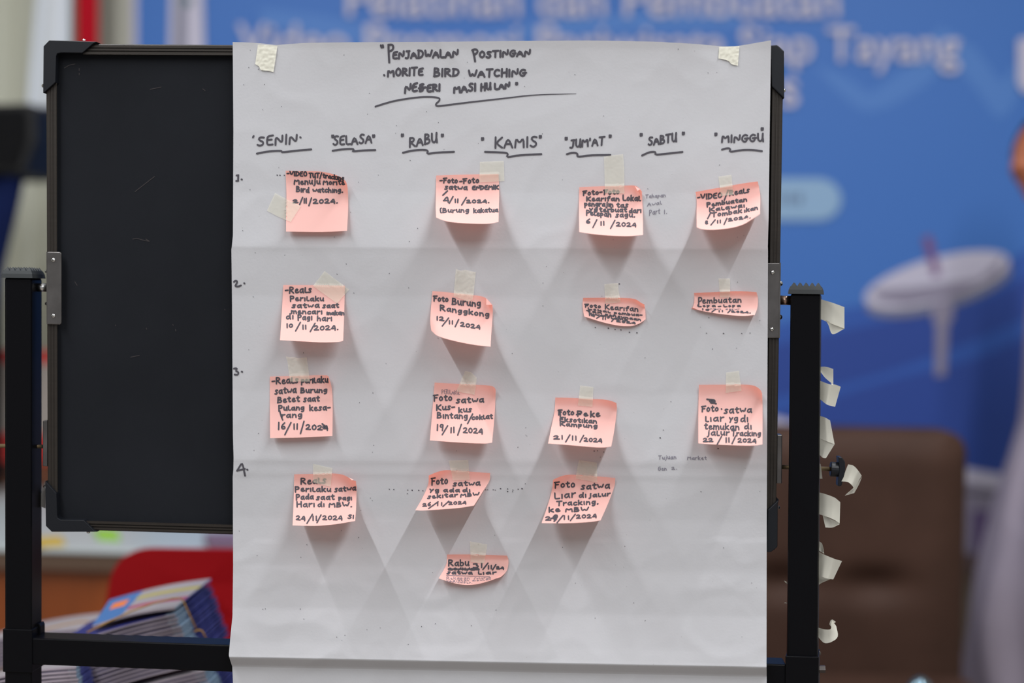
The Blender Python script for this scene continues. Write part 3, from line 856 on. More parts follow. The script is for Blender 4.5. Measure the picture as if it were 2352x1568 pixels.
note('E', 'square pink note first in row 2, tape slanted over its top right corner', (600, 610), 7.838,
     [(398, 348), (900, 350), (1505, 360)], [(1505, 360), (1495, 800), (1475, 1350)], [(338, 1340), (800, 1365), (1100, 1380), (1400, 1370), (1475, 1350)], [(398, 348), (370, 850), (338, 1340)],
     [('-Reals', 430, 498, 902, 482, 108), ('Perilaku', 515, 630, 1120, 635, 84), ('satwa', 552, 755, 1042, 752, 82), ('saat', 1105, 758, 1392, 750, 82), ('mencari', 540, 862, 1095, 870, 82), ('makan', 1182, 882, 1490, 882, 72), ('di', 445, 958, 578, 955, 90), ('Pagi', 655, 975, 915, 972, 92), ('hari', 1005, 992, 1272, 992, 92),
      ('10', 455, 1115, 568, 1105, 68), ('/', 615, 1150, 708, 1150, 125), ('11', 740, 1140, 815, 1140, 72), ('/', 880, 1165, 965, 1165, 120), ('2024.', 952, 1160, 1390, 1150, 80)])
note('F', 'dog-eared pink note in the middle column of row 2, under a wrinkled tape', (950, 610), 7.838,
     [(340, 455), (720, 490), (1080, 530), (1240, 555), (1310, 590), (1420, 710)], [(1420, 710), (1425, 850), (1400, 1200), (1385, 1455)],
     [(318, 1165), (420, 1255), (700, 1345), (1100, 1425), (1385, 1455)], [(340, 455), (310, 800), (300, 1010), (318, 1165)],
     [('Foto', 355, 632, 622, 650, 92), ('Burung', 690, 695, 1205, 738, 112), ('Ranggkong', 475, 802, 1358, 922, 92), ('12', 410, 975, 545, 992, 66), ('/', 512, 1060, 630, 1060, 118), ('11', 632, 1045, 712, 1050, 56), ('/', 745, 1080, 815, 1080, 100), ('2024', 842, 1088, 1195, 1138, 76)],
     curl=[(1, 0, .4, .4, 0.010), (0, 1, .35, .35, 0.010)], flaps=[([(1310, 588), (1412, 706), (1308, 702)], (.0006, .0006, .007))])
note('G', 'strongly curled pink note in row 2, right of the dog-eared note', (1300, 620), 9.046,
     [(355, 578), (820, 575), (1230, 580), (1440, 605), (1570, 685), (1630, 715)], [(1630, 715), (1648, 850), (1655, 1020)],
     [(380, 965), (750, 1080), (1100, 1155), (1350, 1165), (1450, 1140), (1560, 1090), (1655, 1020)], [(355, 578), (345, 730), (360, 860), (380, 965)],
     [('Foto', 390, 768, 722, 785, 64), ('Kearifan', 810, 812, 1495, 858, 98), ('Lokal', 455, 812, 915, 888, 34), ('pembua-', 1000, 908, 1580, 958, 44), ('tan', 425, 858, 742, 908, 34), ('pengunaan', 815, 938, 1552, 1052, 40), ('kewang', 480, 912, 905, 990, 38), ('lama', 935, 1005, 1275, 1052, 38),
      ('14', 475, 940, 592, 968, 30), ('/', 635, 996, 715, 975, 22), ('11', 755, 1022, 832, 1024, 30), ('/', 945, 1062, 1002, 1040, 30), ('2024', 1050, 1070, 1442, 1118, 34)],
     wid=2.9, curl=[(1, 0, .4, .4, 0.006)], flaps=[([(1655, 1028), (1668, 1105), (1500, 1142)], (-.004, -.012, -.004))])
note('H', 'strongly curled pink note in row 2 at the right edge of the sheet', (1560, 620), 9.225,
     [(315, 482), (700, 470), (1080, 450), (1350, 448), (1640, 470)], [(1640, 470), (1668, 600), (1655, 800), (1600, 950)],
     [(285, 795), (420, 850), (700, 905), (1000, 945), (1350, 972), (1600, 950)], [(315, 482), (322, 600), (315, 700), (285, 795)],
     [('P', 400, 735, 480, 730, 150), ('embuatan', 490, 705, 1312, 682, 112), ('Lopa', 388, 775, 765, 775, 36), ('-', 825, 785, 885, 782, 30), ('Lopa', 940, 775, 1295, 775, 36),
      ('16', 480, 840, 650, 862, 26), ('/', 690, 880, 775, 860, 30), ('11', 830, 885, 935, 880, 26), ('/', 1030, 895, 1088, 880, 28), ('2024.', 1110, 890, 1515, 912, 30)],
     wid=3.0, thin=[('untuk', 590, 832, 885, 835, 26), ('dapur', 975, 838, 1275, 838, 26)], flaps=[([(285, 795), (236, 792), (242, 835)], (-.002, -.008, -.006)), ([(285, 797), (242, 835), (400, 845)], (-.002, -.006, -.003))])
note('I', 'square pink note in the first column of row 3, under a torn wrinkled tape', (600, 810), 7.127,
     [(142, 390), (600, 375), (1085, 368), (1105, 390)], [(1105, 390), (1150, 560), (1168, 800), (1165, 1360)], [(145, 1395), (700, 1385), (1165, 1362)], [(142, 390), (142, 900), (145, 1395)],
     [('-Reals', 175, 512, 602, 492, 104), ('perilaku', 655, 495, 1090, 488, 96), ('satwa', 222, 680, 572, 650, 104), ('Burung', 645, 655, 1075, 645, 84), ('Betet', 265, 815, 625, 795, 92), ('saat', 692, 798, 948, 792, 92), ('Pulang', 280, 945, 702, 935, 84), ('kesa-', 790, 945, 1130, 940, 92), ('rang', 330, 1062, 668, 1052, 84), [(300, 940), (325, 1040), (352, 1098)],
      ('16', 270, 1252, 400, 1250, 110), ('/', 382, 1305, 490, 1305, 160), ('11', 525, 1248, 600, 1250, 92), ('/', 640, 1290, 702, 1290, 150), ('2024', 730, 1252, 1090, 1262, 82)],
     curl=[(1, 0, .25, .5, 0.008)], blots=[[(1000, 1160), (1060, 1240), (990, 1225), (1060, 1170), (1010, 1200), (1075, 1215)]], lmax=.3)
note('J', 'square pink note in the middle column of row 3, faint pen word above its writing', (960, 840), 7.838,
     [(300, 300), (740, 325), (1050, 340), (1270, 352), (1370, 380), (1400, 430)], [(1400, 430), (1385, 800), (1335, 1380)], [(215, 1340), (700, 1375), (1200, 1395), (1335, 1378)], [(300, 300), (265, 750), (215, 1340)],
     [('Foto', 278, 632, 612, 625, 108), ('satwa', 685, 672, 1182, 655, 104), ('Kus-', 330, 798, 660, 782, 98), ('kus', 730, 838, 962, 825, 92), ('Bintang', 345, 940, 892, 950, 102), ('/', 890, 1010, 982, 1010, 140), ('coklat', 970, 968, 1340, 948, 84),
      ('19', 335, 1160, 452, 1165, 112), ('/', 432, 1215, 538, 1215, 130), ('11', 580, 1200, 662, 1200, 98), ('/', 715, 1215, 775, 1215, 140), ('2024', 815, 1200, 1162, 1220, 96)],
     thin=[('PERILAKU.', 425, 500, 755, 518, 78)], curl=[(1, 0, .35, .3, 0.006)])
note('K', 'pink note in row 3 right of the middle column, writing high above its date', (1230, 870), 8.712,
     [(398, 372), (700, 378), (1150, 400), (1350, 410), (1500, 435), (1618, 480)], [(1618, 480), (1628, 600), (1580, 1000), (1515, 1350)], [(252, 1290), (700, 1325), (1100, 1360), (1350, 1370), (1515, 1350)], [(398, 372), (380, 650), (310, 1000), (252, 1290)],
     [('Foto', 450, 718, 768, 722, 104), ('Pe', 830, 735, 1042, 738, 92), ('ke', 1095, 758, 1282, 752, 104), ('Eksotikan', 485, 850, 1222, 885, 84), ('Kampung', 490, 935, 1235, 978, 76), [(490, 620), (498, 760)], [(820, 712), (900, 705)],
      ('21', 360, 1205, 555, 1205, 68), ('/', 600, 1240, 692, 1240, 110), ('11', 722, 1225, 828, 1225, 80), ('/', 885, 1240, 968, 1240, 105), ('2024', 970, 1245, 1328, 1272, 76)],
     wid=3.5, curl=[(1, 0, .45, .3, 0.006)])
note('L', 'square pink note in row 3 with a blotted out word, at the right edge', (1490, 840), 6.273,
     [(722, 272), (1100, 270), (1400, 270), (1530, 290), (1610, 345), (1635, 400)], [(1635, 400), (1640, 600), (1638, 1130)], [(715, 1115), (900, 1130), (1400, 1150), (1560, 1145), (1638, 1132)], [(722, 272), (715, 700), (715, 1115)],
     [('Foto', 760, 662, 1002, 650, 82), [(1048, 618), (1052, 622)], ('satwa', 1085, 682, 1482, 668, 90), ('liar', 815, 802, 1082, 798, 88), ('yg', 1160, 792, 1285, 800, 82), ('di', 1320, 805, 1432, 802, 92), ('temukan', 800, 912, 1302, 918, 88), ('di', 1375, 912, 1482, 912, 88), ('jalur', 840, 1002, 1160, 998, 76), ('Tracking', 1195, 1008, 1612, 1005, 74),
      ('22', 785, 1092, 925, 1090, 54), ('/', 985, 1110, 1048, 1110, 90), ('11', 1105, 1102, 1168, 1100, 62), ('/', 1200, 1100, 1250, 1100, 85), ('2024', 1285, 1100, 1548, 1105, 60)],
     curl=[(1, 0, .4, .3, 0.012)], blots=[[(840, 480), (870, 485), (950, 490), (960, 520), (870, 515), (880, 500), (945, 505), (870, 532), (960, 535), (970, 545)]])
note('M', 'pink note in the first column of row 4, curled top right corner', (640, 1050), 8.712,
     [(312, 338), (700, 330), (1080, 322), (1250, 340), (1370, 385), (1465, 450), (1545, 470)], [(1545, 470), (1558, 600), (1550, 1000), (1530, 1272)], [(280, 1360), (600, 1370), (800, 1368), (1150, 1335), (1530, 1272)], [(312, 338), (300, 850), (280, 1360)],
     [('Reals', 440, 538, 945, 518, 122), ('Perilaku', 322, 680, 1040, 685, 98), ('satwa', 1120, 692, 1542, 655, 98), ('Pada', 345, 845, 692, 832, 98), ('saat', 752, 848, 1112, 842, 98), ('pagi', 1200, 848, 1462, 848, 84), ('Hari', 360, 992, 718, 985, 98), ('di', 780, 988, 915, 985, 92), ('MBW.', 1005, 992, 1470, 988, 84),
      ('24', 350, 1245, 528, 1262, 92), ('/', 560, 1290, 682, 1290, 140), ('11', 672, 1262, 772, 1262, 82), ('/', 765, 1280, 845, 1280, 118), ('2024', 880, 1245, 1272, 1252, 84), ('SI', 1385, 1225, 1502, 1220, 66)],
     curl=[(1, 0, .45, .45, 0.016)], flaps=[([(1400, 398), (1500, 446), (1465, 458)], (.0006, .0006, .004))])
note('N', 'slanted pink note in row 4 of the middle column, between two rows of ink dots', (930, 1040), 7.84,
     [(430, 405), (560, 350), (700, 312), (830, 310), (1170, 335), (1535, 362)], [(1535, 362), (1525, 490), (1400, 700), (1245, 945)], [(190, 1028), (290, 1035), (600, 1018), (1000, 985), (1245, 945)], [(430, 405), (420, 560), (320, 800), (190, 1028)],
     [('Foto', 475, 575, 768, 558, 122), ('satwa', 865, 598, 1352, 578, 88), ('yg', 445, 690, 612, 702, 66), ('ada', 690, 702, 982, 698, 68), ('di', 1035, 702, 1178, 698, 66), ('sekitar', 405, 818, 945, 785, 66), ('MBW', 1000, 792, 1335, 765, 54),
      ('26', 320, 962, 472, 950, 56), ('/', 420, 985, 602, 970, 85), ('11', 570, 948, 682, 938, 46), ('/', 680, 950, 792, 945, 70), ('2024', 790, 930, 1102, 915, 50)],
     curl=[(0, 0, .5, .4, 0.012)])
note('O', 'slanted pink note in row 4 right of the middle column, with a blotted date', (1220, 1040), 8.712,
     [(440, 535), (560, 480), (700, 440), (880, 435), (1330, 468), (1685, 498)], [(1685, 498), (1670, 650), (1550, 980), (1390, 1345)], [(210, 1400), (600, 1405), (1000, 1392), (1250, 1370), (1390, 1345)], [(440, 535), (420, 720), (330, 1050), (210, 1400)],
     [('Foto', 465, 700, 872, 680, 118), ('satwa', 995, 728, 1568, 705, 118), ('Liar', 465, 918, 882, 880, 125), ('di', 950, 888, 1102, 885, 92), ('jalur', 1155, 888, 1580, 850, 80), ('Tracking.', 510, 1055, 1348, 1020, 92), ('ke', 350, 1182, 572, 1170, 92), ('MBW', 685, 1178, 1142, 1162, 78),
      ('28', 285, 1345, 530, 1345, 75), ('/', 515, 1370, 638, 1370, 118), ('11', 640, 1330, 772, 1325, 72), ('/', 780, 1335, 888, 1330, 100), ('2024', 905, 1310, 1305, 1292, 72)],
     wid=3.5, curl=[(0, 0, .5, .4, 0.012)], blots=[[(395, 1310), (500, 1290), (420, 1330), (515, 1310), (440, 1350), (500, 1330), (460, 1365)], [(440, 1290), (470, 1240), (530, 1245), (510, 1300)]])
note('P', 'small looking curled pink note alone in the lowest row', (980, 1230), 9.046,
     [(425, 388), (900, 388), (1230, 395), (1670, 412)], [(1670, 412), (1698, 500), (1690, 640), (1640, 760), (1545, 852)], [(250, 885), (500, 965), (700, 1010), (850, 1022), (1050, 1005), (1300, 940), (1430, 893), (1490, 868), (1545, 852)], [(425, 388), (415, 560), (370, 680), (250, 885)],
     [('Rabu', 450, 628, 875, 620, 128), ('31', 965, 668, 1165, 655, 88), ('/', 1165, 680, 1278, 680, 105), ('11', 1270, 688, 1358, 685, 70), ('/', 1365, 690, 1442, 690, 80), ('24', 1450, 690, 1602, 692, 52), ('20/11/24', 455, 708, 1090, 712, 38), [(450, 690), (760, 692), (1090, 694)], ('satwa', 420, 792, 945, 798, 64), ('liar', 1070, 802, 1442, 792, 62)],
     thin=[[(410, 822), (1310, 846)], ('Rekapan', 410, 905, 890, 905, 55), ('seluruh', 980, 895, 1335, 885, 40), ('kegiatan', 410, 952, 882, 945, 44), ('dibulan', 940, 948, 1335, 915, 40), ('november.', 465, 968, 950, 992, 34)],
     wid=3.3, flaps=[([(1432, 892), (1488, 832), (1550, 854)], (.001, .003, .001))])

# ------------------------------------------------------------------ pieces of masking tape
def surf_any(px, py, eps):
    best = None
    for N_ in NOTES.values():
        tl, tr, bl_, br2_ = N_.C.c
        if min(tl[0], bl_[0]) - 8 < px < max(tr[0], br2_[0]) + 8 and min(tl[1], tr[1]) - 12 < py < max(bl_[1], br2_[1]) + 8 and N_.inside(px, py):
            return N_.surf(px, py, eps)
    return SP(px, py, eps)
def tape(label, o, s, poly, wr=0.0002, m=None, group='tape pieces on the sheet'):
    P = [(o[0] + a / s, o[1] + b_ / s) for a, b_ in poly]
    bm = bmesh.new()
    vs_ = [bm.verts.new((x, y, 0)) for x, y in P]
    bm.faces.new(vs_)
    bmesh.ops.triangulate(bm, faces=bm.faces[:])
    for _ in range(4):
        es = [e for e in bm.edges if e.calc_length() > 4.5]
        if not es: break
        bmesh.ops.subdivide_edges(bm, edges=es, cuts=1)
        bmesh.ops.triangulate(bm, faces=[f for f in bm.faces if len(f.verts) > 3])
    bm.verts.index_update()
    q = MB()
    q.add([surf_any(v.co.x, v.co.y, 0.0008 + wr * (1 + noise.noise(Vector((v.co.x / 7, v.co.y / 5, 2))))) for v in bm.verts], [[v.index for v in f.verts] for f in bm.faces])
    bm.free()
    return tag(q.build('tape_piece', m or M_tape, smooth=True), label, 'tape', group)
tape('tape over the left side of the flat note in row 1, first column', (600, 360), 7.838, [(250, 650), (480, 775), (715, 885), (530, 1172), (300, 1075), (100, 970)])
tape('square tape over the top right corner of the row 1 note under the third heading', (960, 350), 7.838, [(1115, 170), (1545, 150), (1558, 515), (1105, 540)])
tape('tall tape above the row 1 note with the small corner fold', (1300, 345), 7.465, [(650, 110), (800, 85), (980, 65), (1000, 300), (1002, 740), (668, 735), (660, 400)])
tape('narrow tilted tape on the tilted note in row 1 at the right edge', (1560, 380), 8.713, [(785, 220), (1045, 185), (1085, 580), (835, 612)])
tape('diamond-set tape over the corner of the first note in row 2', (600, 610), 7.838, [(1140, 95), (1585, 430), (1365, 680), (930, 365)])
tape('wrinkled tape with torn top above the dog-eared note in row 2', (950, 610), 7.838, [(760, 62), (850, 90), (930, 72), (1040, 102), (1120, 112), (1100, 320), (1078, 530), (1060, 610), (980, 650), (890, 608), (720, 550)], wr=.0006)
tape('tape above the strongly curled third note in row 2', (1300, 620), 9.046, [(795, 295), (930, 278), (1085, 270), (1090, 400), (1140, 665), (980, 690), (820, 690)], wr=.0004)
tape('narrow upright tape on the curled note in row 2 at the right edge', (1560, 620), 9.225, [(835, 178), (1080, 178), (1080, 580), (862, 580)])
tape('wrinkled tape with torn top above the first note in row 3', (600, 810), 7.127, [(400, 60), (470, 70), (560, 72), (600, 92), (745, 72), (800, 470), (470, 470), (430, 150)], wr=.0006)
tape('clipped tape with a slanted top right edge on the middle note in row 3', (960, 840), 7.838, [(845, 95), (950, 110), (1060, 215), (1045, 340), (1020, 520), (690, 460)], wr=.0004)
tape('tape on the row 3 note right of the middle column', (1230, 870), 8.712, [(895, 132), (1160, 160), (1140, 560), (845, 530)])
tape('tape on the row 3 note with the blotted word at the right edge', (1490, 840), 6.273, [(1115, 95), (1300, 70), (1338, 360), (1110, 390)])
tape('tape on the first note in row 4 with the curled corner', (640, 1050), 8.712, [(690, 128), (1078, 215), (1040, 590), (690, 500)])
tape('tape on the slanted note of the middle column in row 4', (930, 1040), 7.84, [(785, 135), (1140, 125), (1170, 480), (865, 490)])
tape('tape on the slanted note with the blotted date in row 4', (1220, 1040), 8.712, [(955, 140), (1315, 195), (1325, 590), (885, 510)])
tape('tape above the single note in the lowest row', (980, 1230), 9.046, [(900, 118), (1262, 180), (1195, 575), (915, 540)])
M_tape_c = thin_mat('masking_tape_corner', (0.78, 0.76, 0.66), 0.25, clear=0.06)
tape('torn tape at the top left corner of the paper sheet', (530, 80), 3.92, [(245, 88), (330, 92), (420, 98), (400, 240), (385, 335), (330, 322), (270, 318), (255, 285), (220, 262)], wr=.0008, m=M_tape_c)
tape('torn tape at the top right corner of the paper sheet', (1180, 80), 3.92, [(1850, 108), (1930, 108), (2032, 102), (2018, 278), (1960, 264), (1935, 236), (1910, 225), (1880, 218), (1843, 212)], wr=.0008, m=M_tape_c)

# ------------------------------------------------------------------ tape strips waiting on the right post
def strip(label, pieces):
    """pieces: (upper edge, lower edge, depth list) photo points along the strip"""
    q = MB()
    for upper, lower, dep in pieces:
        n = 14
        rows = []
        for i in range(n + 1):
            t = i / n
            a, b_ = cr_sample(upper, t), cr_sample(lower, t)
            d = interp([(k_ / (len(dep) - 1), v) for k_, v in enumerate(dep)], t)
            rows.append([W(a[0] + (b_[0] - a[0]) * f, a[1] + (b_[1] - a[1]) * f, d + 0.0015 * math.sin(f * 3.1)) for f in (0, .25, .5, .75, 1)])
        q.grid(rows)
    return tag(q.build('tape_strip', M_tape2, smooth=True), label, 'tape', 'tape strips stuck to the right post')
strip('flat tape strip below the cap of the right post, topmost of the strips', [
    ([(1885.5, 687), (1912, 695), (1939.5, 705)], [(1885.5, 733), (1915, 745), (1939.5, 754)], [-.004, -.010, -.012]),
    ([(1895, 734), (1915, 743), (1939, 753)], [(1903, 746), (1912, 767), (1939, 755)], [-.009, -.008, -.0115])])
strip('looped tape strip second from the top on the right post', [
    ([(1884, 842), (1897, 842), (1914, 847)], [(1884, 853), (1896, 868), (1914, 883)], [.004, .002, .000]),
    ([(1883, 874), (1905, 882), (1931, 888)], [(1882.5, 916), (1900, 929), (1918, 934)], [-.006, -.016, -.012]),
    ([(1914, 882), (1922, 884), (1931, 888)], [(1908, 880), (1916, 890), (1929, 895)], [-.002, -.006, -.012])])
strip('bent tape strip third from the top on the right post', [
    ([(1883, 955), (1894, 958), (1906.5, 965)], [(1882.5, 1006), (1899, 1013), (1917, 1020)], [-.004, -.010, -.010]),
    ([(1882.5, 1006), (1899, 1013), (1917, 1020)], [(1882.5, 1044), (1890, 1051), (1897, 1052)], [-.004, -.008, -.0095])])
strip('curled tape strip hanging on the wing knob', [
    ([(1948, 1066), (1960, 1069), (1971, 1080), (1979, 1092)], [(1932.5, 1105), (1948, 1107), (1959, 1117), (1961, 1125)], [-.006, -.014, -.016, -.012]),
    ([(1980, 1094), (1973, 1112), (1962, 1132)], [(1961, 1122), (1951, 1128), (1940, 1138)], [-.012, -.006, -.004])])
strip('wide tape strip on the right post just below the wing knob', [
    ([(1880, 1130), (1895, 1134), (1918, 1143), (1930, 1153)], [(1879, 1180), (1893, 1184), (1915, 1193), (1928.5, 1201)], [-.004, -.011, -.014, -.012]),
    ([(1889, 1181), (1905, 1190), (1928, 1200)], [(1896, 1211), (1912, 1211), (1928, 1204)], [-.008, -.006, -.0118])])
strip('crumpled tape strip with a curled upper end on the right post', [
    ([(1879.5, 1266), (1895, 1274), (1917, 1283), (1934, 1288)], [(1878.5, 1318), (1890, 1325), (1905, 1329), (1914, 1330)], [-.004, -.012, -.014, -.010]),
    ([(1879.5, 1241), (1888, 1248), (1892, 1262)], [(1879.5, 1262), (1884, 1266), (1893, 1271)], [.000, -.003, -.008]),
    ([(1879, 1318), (1892, 1326), (1908, 1329)], [(1880, 1343), (1888, 1338), (1904, 1331)], [-.003, -.006, -.010])])
strip('hook-shaped curled tape strip lowest on the right post', [
    ([(1880, 1441), (1895, 1445), (1908, 1444), (1909, 1432), (1911, 1423)], [(1879, 1462), (1893, 1476), (1909, 1474), (1924, 1462), (1921, 1438)], [-.003, -.010, -.013, -.009, -.004]),
    ([(1905, 1433), (1908, 1424), (1912, 1422)], [(1908, 1438), (1916, 1430), (1920, 1428)], [-.004, -.003, -.004])])
strip('tiny tape curl at the inner side of the right post, upper of two', [([(1801, 1333), (1806, 1335), (1809.5, 1340)], [(1801, 1334), (1805, 1338), (1809.5, 1342)], [-.010, -.012, -.010])])
strip('tiny tape curl at the inner side of the right post, lower of two', [([(1802, 1383), (1806, 1383), (1809.5, 1385)], [(1802, 1385), (1806, 1385), (1809.5, 1387)], [-.010, -.012, -.010])])
strip('thin tape end just below the bent strip, beside the locking rod', [([(1881, 1062), (1885, 1066)], [(1881, 1099), (1889, 1099)], [-.004, -.008])])
q = MB()
q.grid([[W(103, 1106, .017), W(104.5, 1124, .017)], [W(96, 1128, .014), W(104.5, 1140, .015)], [W(87, 1161, .012), W(104.5, 1167, .015)]])
tag(q.build('tape_scrap', mat('grey_scrap', (0.25, 0.24, 0.23, 1), .6), smooth=True), 'grey tape scrap behind the lower left corner cap of the chalkboard', 'tape')

# ------------------------------------------------------------------ background: printed banner on the back wall
YN = YB - 0.06
banner = thing('vinyl_banner', 'wide blue printed banner with white lettering hanging on the back wall', 'banner', W(1300, 700, YN))
K = 1.1
M_blue = mat('print_blue', L3(62, 107, 178, K), 0.5, spec=0.25)
M_blue2 = mat('print_mid_blue', L3(50, 84, 160, K), 0.5, spec=0.25)
M_blue3 = mat('print_deep_blue', L3(45, 69, 141, K), 0.5, spec=0.25)
M_bluel = mat('print_light_blue', L3(76, 119, 185, K), 0.5, spec=0.25)
M_white = mat('print_white', L3(182, 178, 196, K), 0.5, spec=0.25)
M_pill = mat('print_pale_blue', L3(133, 163, 194, K), 0.5, spec=0.25)
M_lilac = mat('print_lilac', L3(128, 122, 142, K), 0.6)
M_lilac2 = mat('print_purple', L3(92, 76, 118, K), 0.6)
M_greyp = mat('print_grey', L3(112, 112, 130, K), 0.6)
M_redp = mat('print_red', L3(110, 72, 120, K), 0.6)
q = MB(); q.prism([W(303, -420, YN), W(3000, -420, YN), W(3000, 1300, YN), W(303, 1300, YN)], (0, 0.003, 0)); q.build('fabric', M_white, banner)
LAY = [0.0]
def printed(name, px, m, lay=None):
    LAY[0] += 0.0004
    y = YN - 0.0008 - LAY[0]
    q = MB(); q.prism([W(x, yy, y) for x, yy in px], (0, 0.0003, 0)); return q.build(name, m, banner)
def smooth_px(px, n=40):
    return [cr_sample(px, i / n) for i in range(n + 1)]
printed('printed_ground', [(315, -400), (2990, -400), (2990, 1290), (315, 1290)], M_blue)
printed('printed_swirl', smooth_px([(1870, 150), (1930, 215), (1990, 255), (2080, 225), (2160, 160), (2160, 120), (2230, 190), (2300, 270), (2370, 150)], 40) + [(2370, 90), (2300, 190), (2240, 110), (2160, 60), (2090, 150), (2000, 215), (1930, 170)], M_bluel)
printed('printed_swirl', smooth_px([(600, 60), (760, 90), (1000, 130), (1300, 80), (1700, 60)], 30) + smooth_px([(1700, 20), (1300, 40), (1000, 90), (760, 40), (600, 20)], 30), M_bluel)
printed('printed_wave', smooth_px([(1500, 830), (1790, 745), (1900, 715), (2050, 690), (2200, 650), (2330, 590), (2500, 480)]) + [(2980, 300), (2980, 1280), (1500, 1280)], M_blue2)
printed('printed_wave', smooth_px([(1500, 860), (1790, 790), (1900, 765), (2050, 735), (2250, 690), (2420, 600)]) + smooth_px([(2420, 700), (2250, 775), (2050, 850), (1900, 890), (1500, 960)]), M_blue3)
printed('printed_wave', smooth_px([(1500, 1010), (1790, 945), (1900, 915), (2050, 870), (2250, 820), (2420, 740), (2600, 640)]) + [(2980, 500), (2980, 1280), (1500, 1280)], M_blue3)
printed('printed_lower_field', smooth_px([(1300, 860), (1560, 905), (1780, 957), (2000, 1020), (2270, 1084), (2450, 1100), (2980, 1120)]) + [(2980, 1285), (1300, 1285)], M_white)
printed('printed_line', smooth_px([(1300, 895), (1560, 940), (1780, 991), (2000, 1055), (2270, 1117), (2450, 1133), (2980, 1150)]) + [(2980, 1285), (1300, 1285)], M_lilac)
printed('printed_line', [(2180, 1125), (2290, 1130), (2290, 1137), (2180, 1132)], mat('print_dark', (0.05, 0.05, 0.05, 1), .6))
printed('printed_patch', [(2232, 1172), (2292, 1175), (2280, 1268), (2236, 1266)], M_lilac2)
printed('printed_patch', [(2100, 1172), (2200, 1175), (2190, 1268), (2110, 1266)], M_lilac2)
el = [(2152 + math.cos(a) * 172 * math.cos(-.27) - math.sin(a) * 50 * math.sin(-.27), 642 + math.cos(a) * 172 * math.sin(-.27) + math.sin(a) * 50 * math.cos(-.27)) for a in [i / 40 * 2 * math.pi for i in range(40)]]
printed('printed_disc', [(x + 4, y + 20) for x, y in el], M_greyp)
printed('printed_disc', el, M_white)
printed('printed_disc', [(2000, 668), (2100, 660), (2250, 640), (2310, 585), (2290, 630), (2200, 680), (2080, 700), (2020, 690)], M_lilac)
printed('printed_pole', [(2143, 692), (2188, 688), (2190, 730), (2178, 745), (2172, 862), (2148, 864), (2150, 745), (2142, 735)], M_lilac)
printed('printed_bar', [(2119, 545), (2139, 540), (2160, 630), (2143, 636)], M_redp)
pill = [(1932 - 52 + 52 * math.cos(a), 458 + 48 * math.sin(a)) for a in [-math.pi / 2 + i / 12 * math.pi for i in range(13)]] + [(1560, 506), (1560, 410)]
printed('printed_button', pill, M_pill)
for (x, w_) in ((1792, 12), (1808, 16), (1828, 20)):
    printed('printed_mark', [(x, 446), (x + w_ * .7, 444), (x + w_ * .7, 468), (x, 468)], mat('print_ink', L3(90, 110, 140, K), .6))
printed('printed_emblem', [(392, -60), (465, -60), (470, 130), (388, 130)], M_white)
printed('printed_emblem', [(406, -60), (428, -60), (426, 130), (402, 130)], M_greyp)
printed('printed_emblem', [(410, -5), (440, -8), (442, 12), (412, 14)], mat('print_green_grey', L3(90, 110, 120, K), .6))
def lettering(txt, x0, x1, ybase, cap, bold=0.012):
    c = bpy.data.curves.new('lettering', 'FONT')
    c.body = txt
    c.size = 1.0
    c.offset = bold
    o = bpy.data.objects.new('lettering_src', c)
    COL.objects.link(o)
    dg = bpy.context.evaluated_depsgraph_get()
    me = bpy.data.meshes.new_from_object(o.evaluated_get(dg))
    bpy.data.objects.remove(o)
    xs = [v.co.x for v in me.vertices]
    a, b_ = min(xs), max(xs)
    LAY[0] += 0.0004
    y = YN - 0.0008 - LAY[0]
    # one mesh per word: cut where the gap between letters is a space
    spans = sorted((min(me.vertices[i].co.x for i in p.vertices), max(me.vertices[i].co.x for i in p.vertices), p.index) for p in me.polygons)
    words, cur_, reach = [], [], None
    for lo, hi, ix in spans:
        if reach is not None and lo > reach + 0.16:
            words.append(cur_); cur_ = []
        cur_.append(ix)
        reach = hi if reach is None else max(reach, hi)
    words.append(cur_)
    fx = lambda v: x0 + (v.co.x - a) / (b_ - a) * (x1 - x0)
    pts = [W(fx(v), ybase(fx(v)) - v.co.y / 0.70 * cap, y) for v in me.vertices]
    for wl in words:
        q = MB()
        for ix in wl:
            q.add([pts[i] for i in me.polygons[ix].vertices], [list(range(len(me.polygons[ix].vertices)))])
        q.build('lettering', M_white, banner)
    bpy.data.meshes.remove(me)
lettering('Pelatihan dan Pembuatan', 796, 1928, lambda x: 36 + (x - 796) * .001, 76)
lettering('Video Promosi Pariwisata Siap Tayang', 545, 2205, lambda x: 131 + (x - 545) * .006, 78)
lettering('s', 1793, 1834, lambda x: 243, 88)
printed('printed_emblem', [(2338, 92), (2350, 86), (2440, 86), (2450, 96), (2450, 202), (2440, 212), (2352, 212), (2338, 190)], M_white)

# ------------------------------------------------------------------ curtain, flag, poster at the left
M_curt = mat('curtain_cloth', L3(160, 160, 148, 1.5), 0.9)
def wavy(x0, x1, ytop, zbot, y, amp, per, name, m, parent=None, n=70, pinch=0.0, xslant=0.0):
    p0, p1 = W(x0, ytop, y), W(x1, ytop, y)
    if name == 'curtain': p0.z = CEIL - .02
    q = MB(); rows = []
    for j in range(9):
        f = j / 8
        row = []
        for i in range(n + 1):
            t = i / n
            xx = p0.x + (p1.x - p0.x) * t - xslant * f * (1 - t)
            row.append(Vector((xx, y + amp * math.sin(t * per * 2 * math.pi + .6 * math.sin(7 * t)) * (0.6 + .4 * f), p0.z + (zbot - p0.z) * f)))
        rows.append(row)
    q.grid(rows, flip=True)
    return q.build(name, m, parent, smooth=True)
cur = wavy(-420, 210, -500, 0.03, YB - 0.05, 0.018, 9, 'curtain', M_curt)
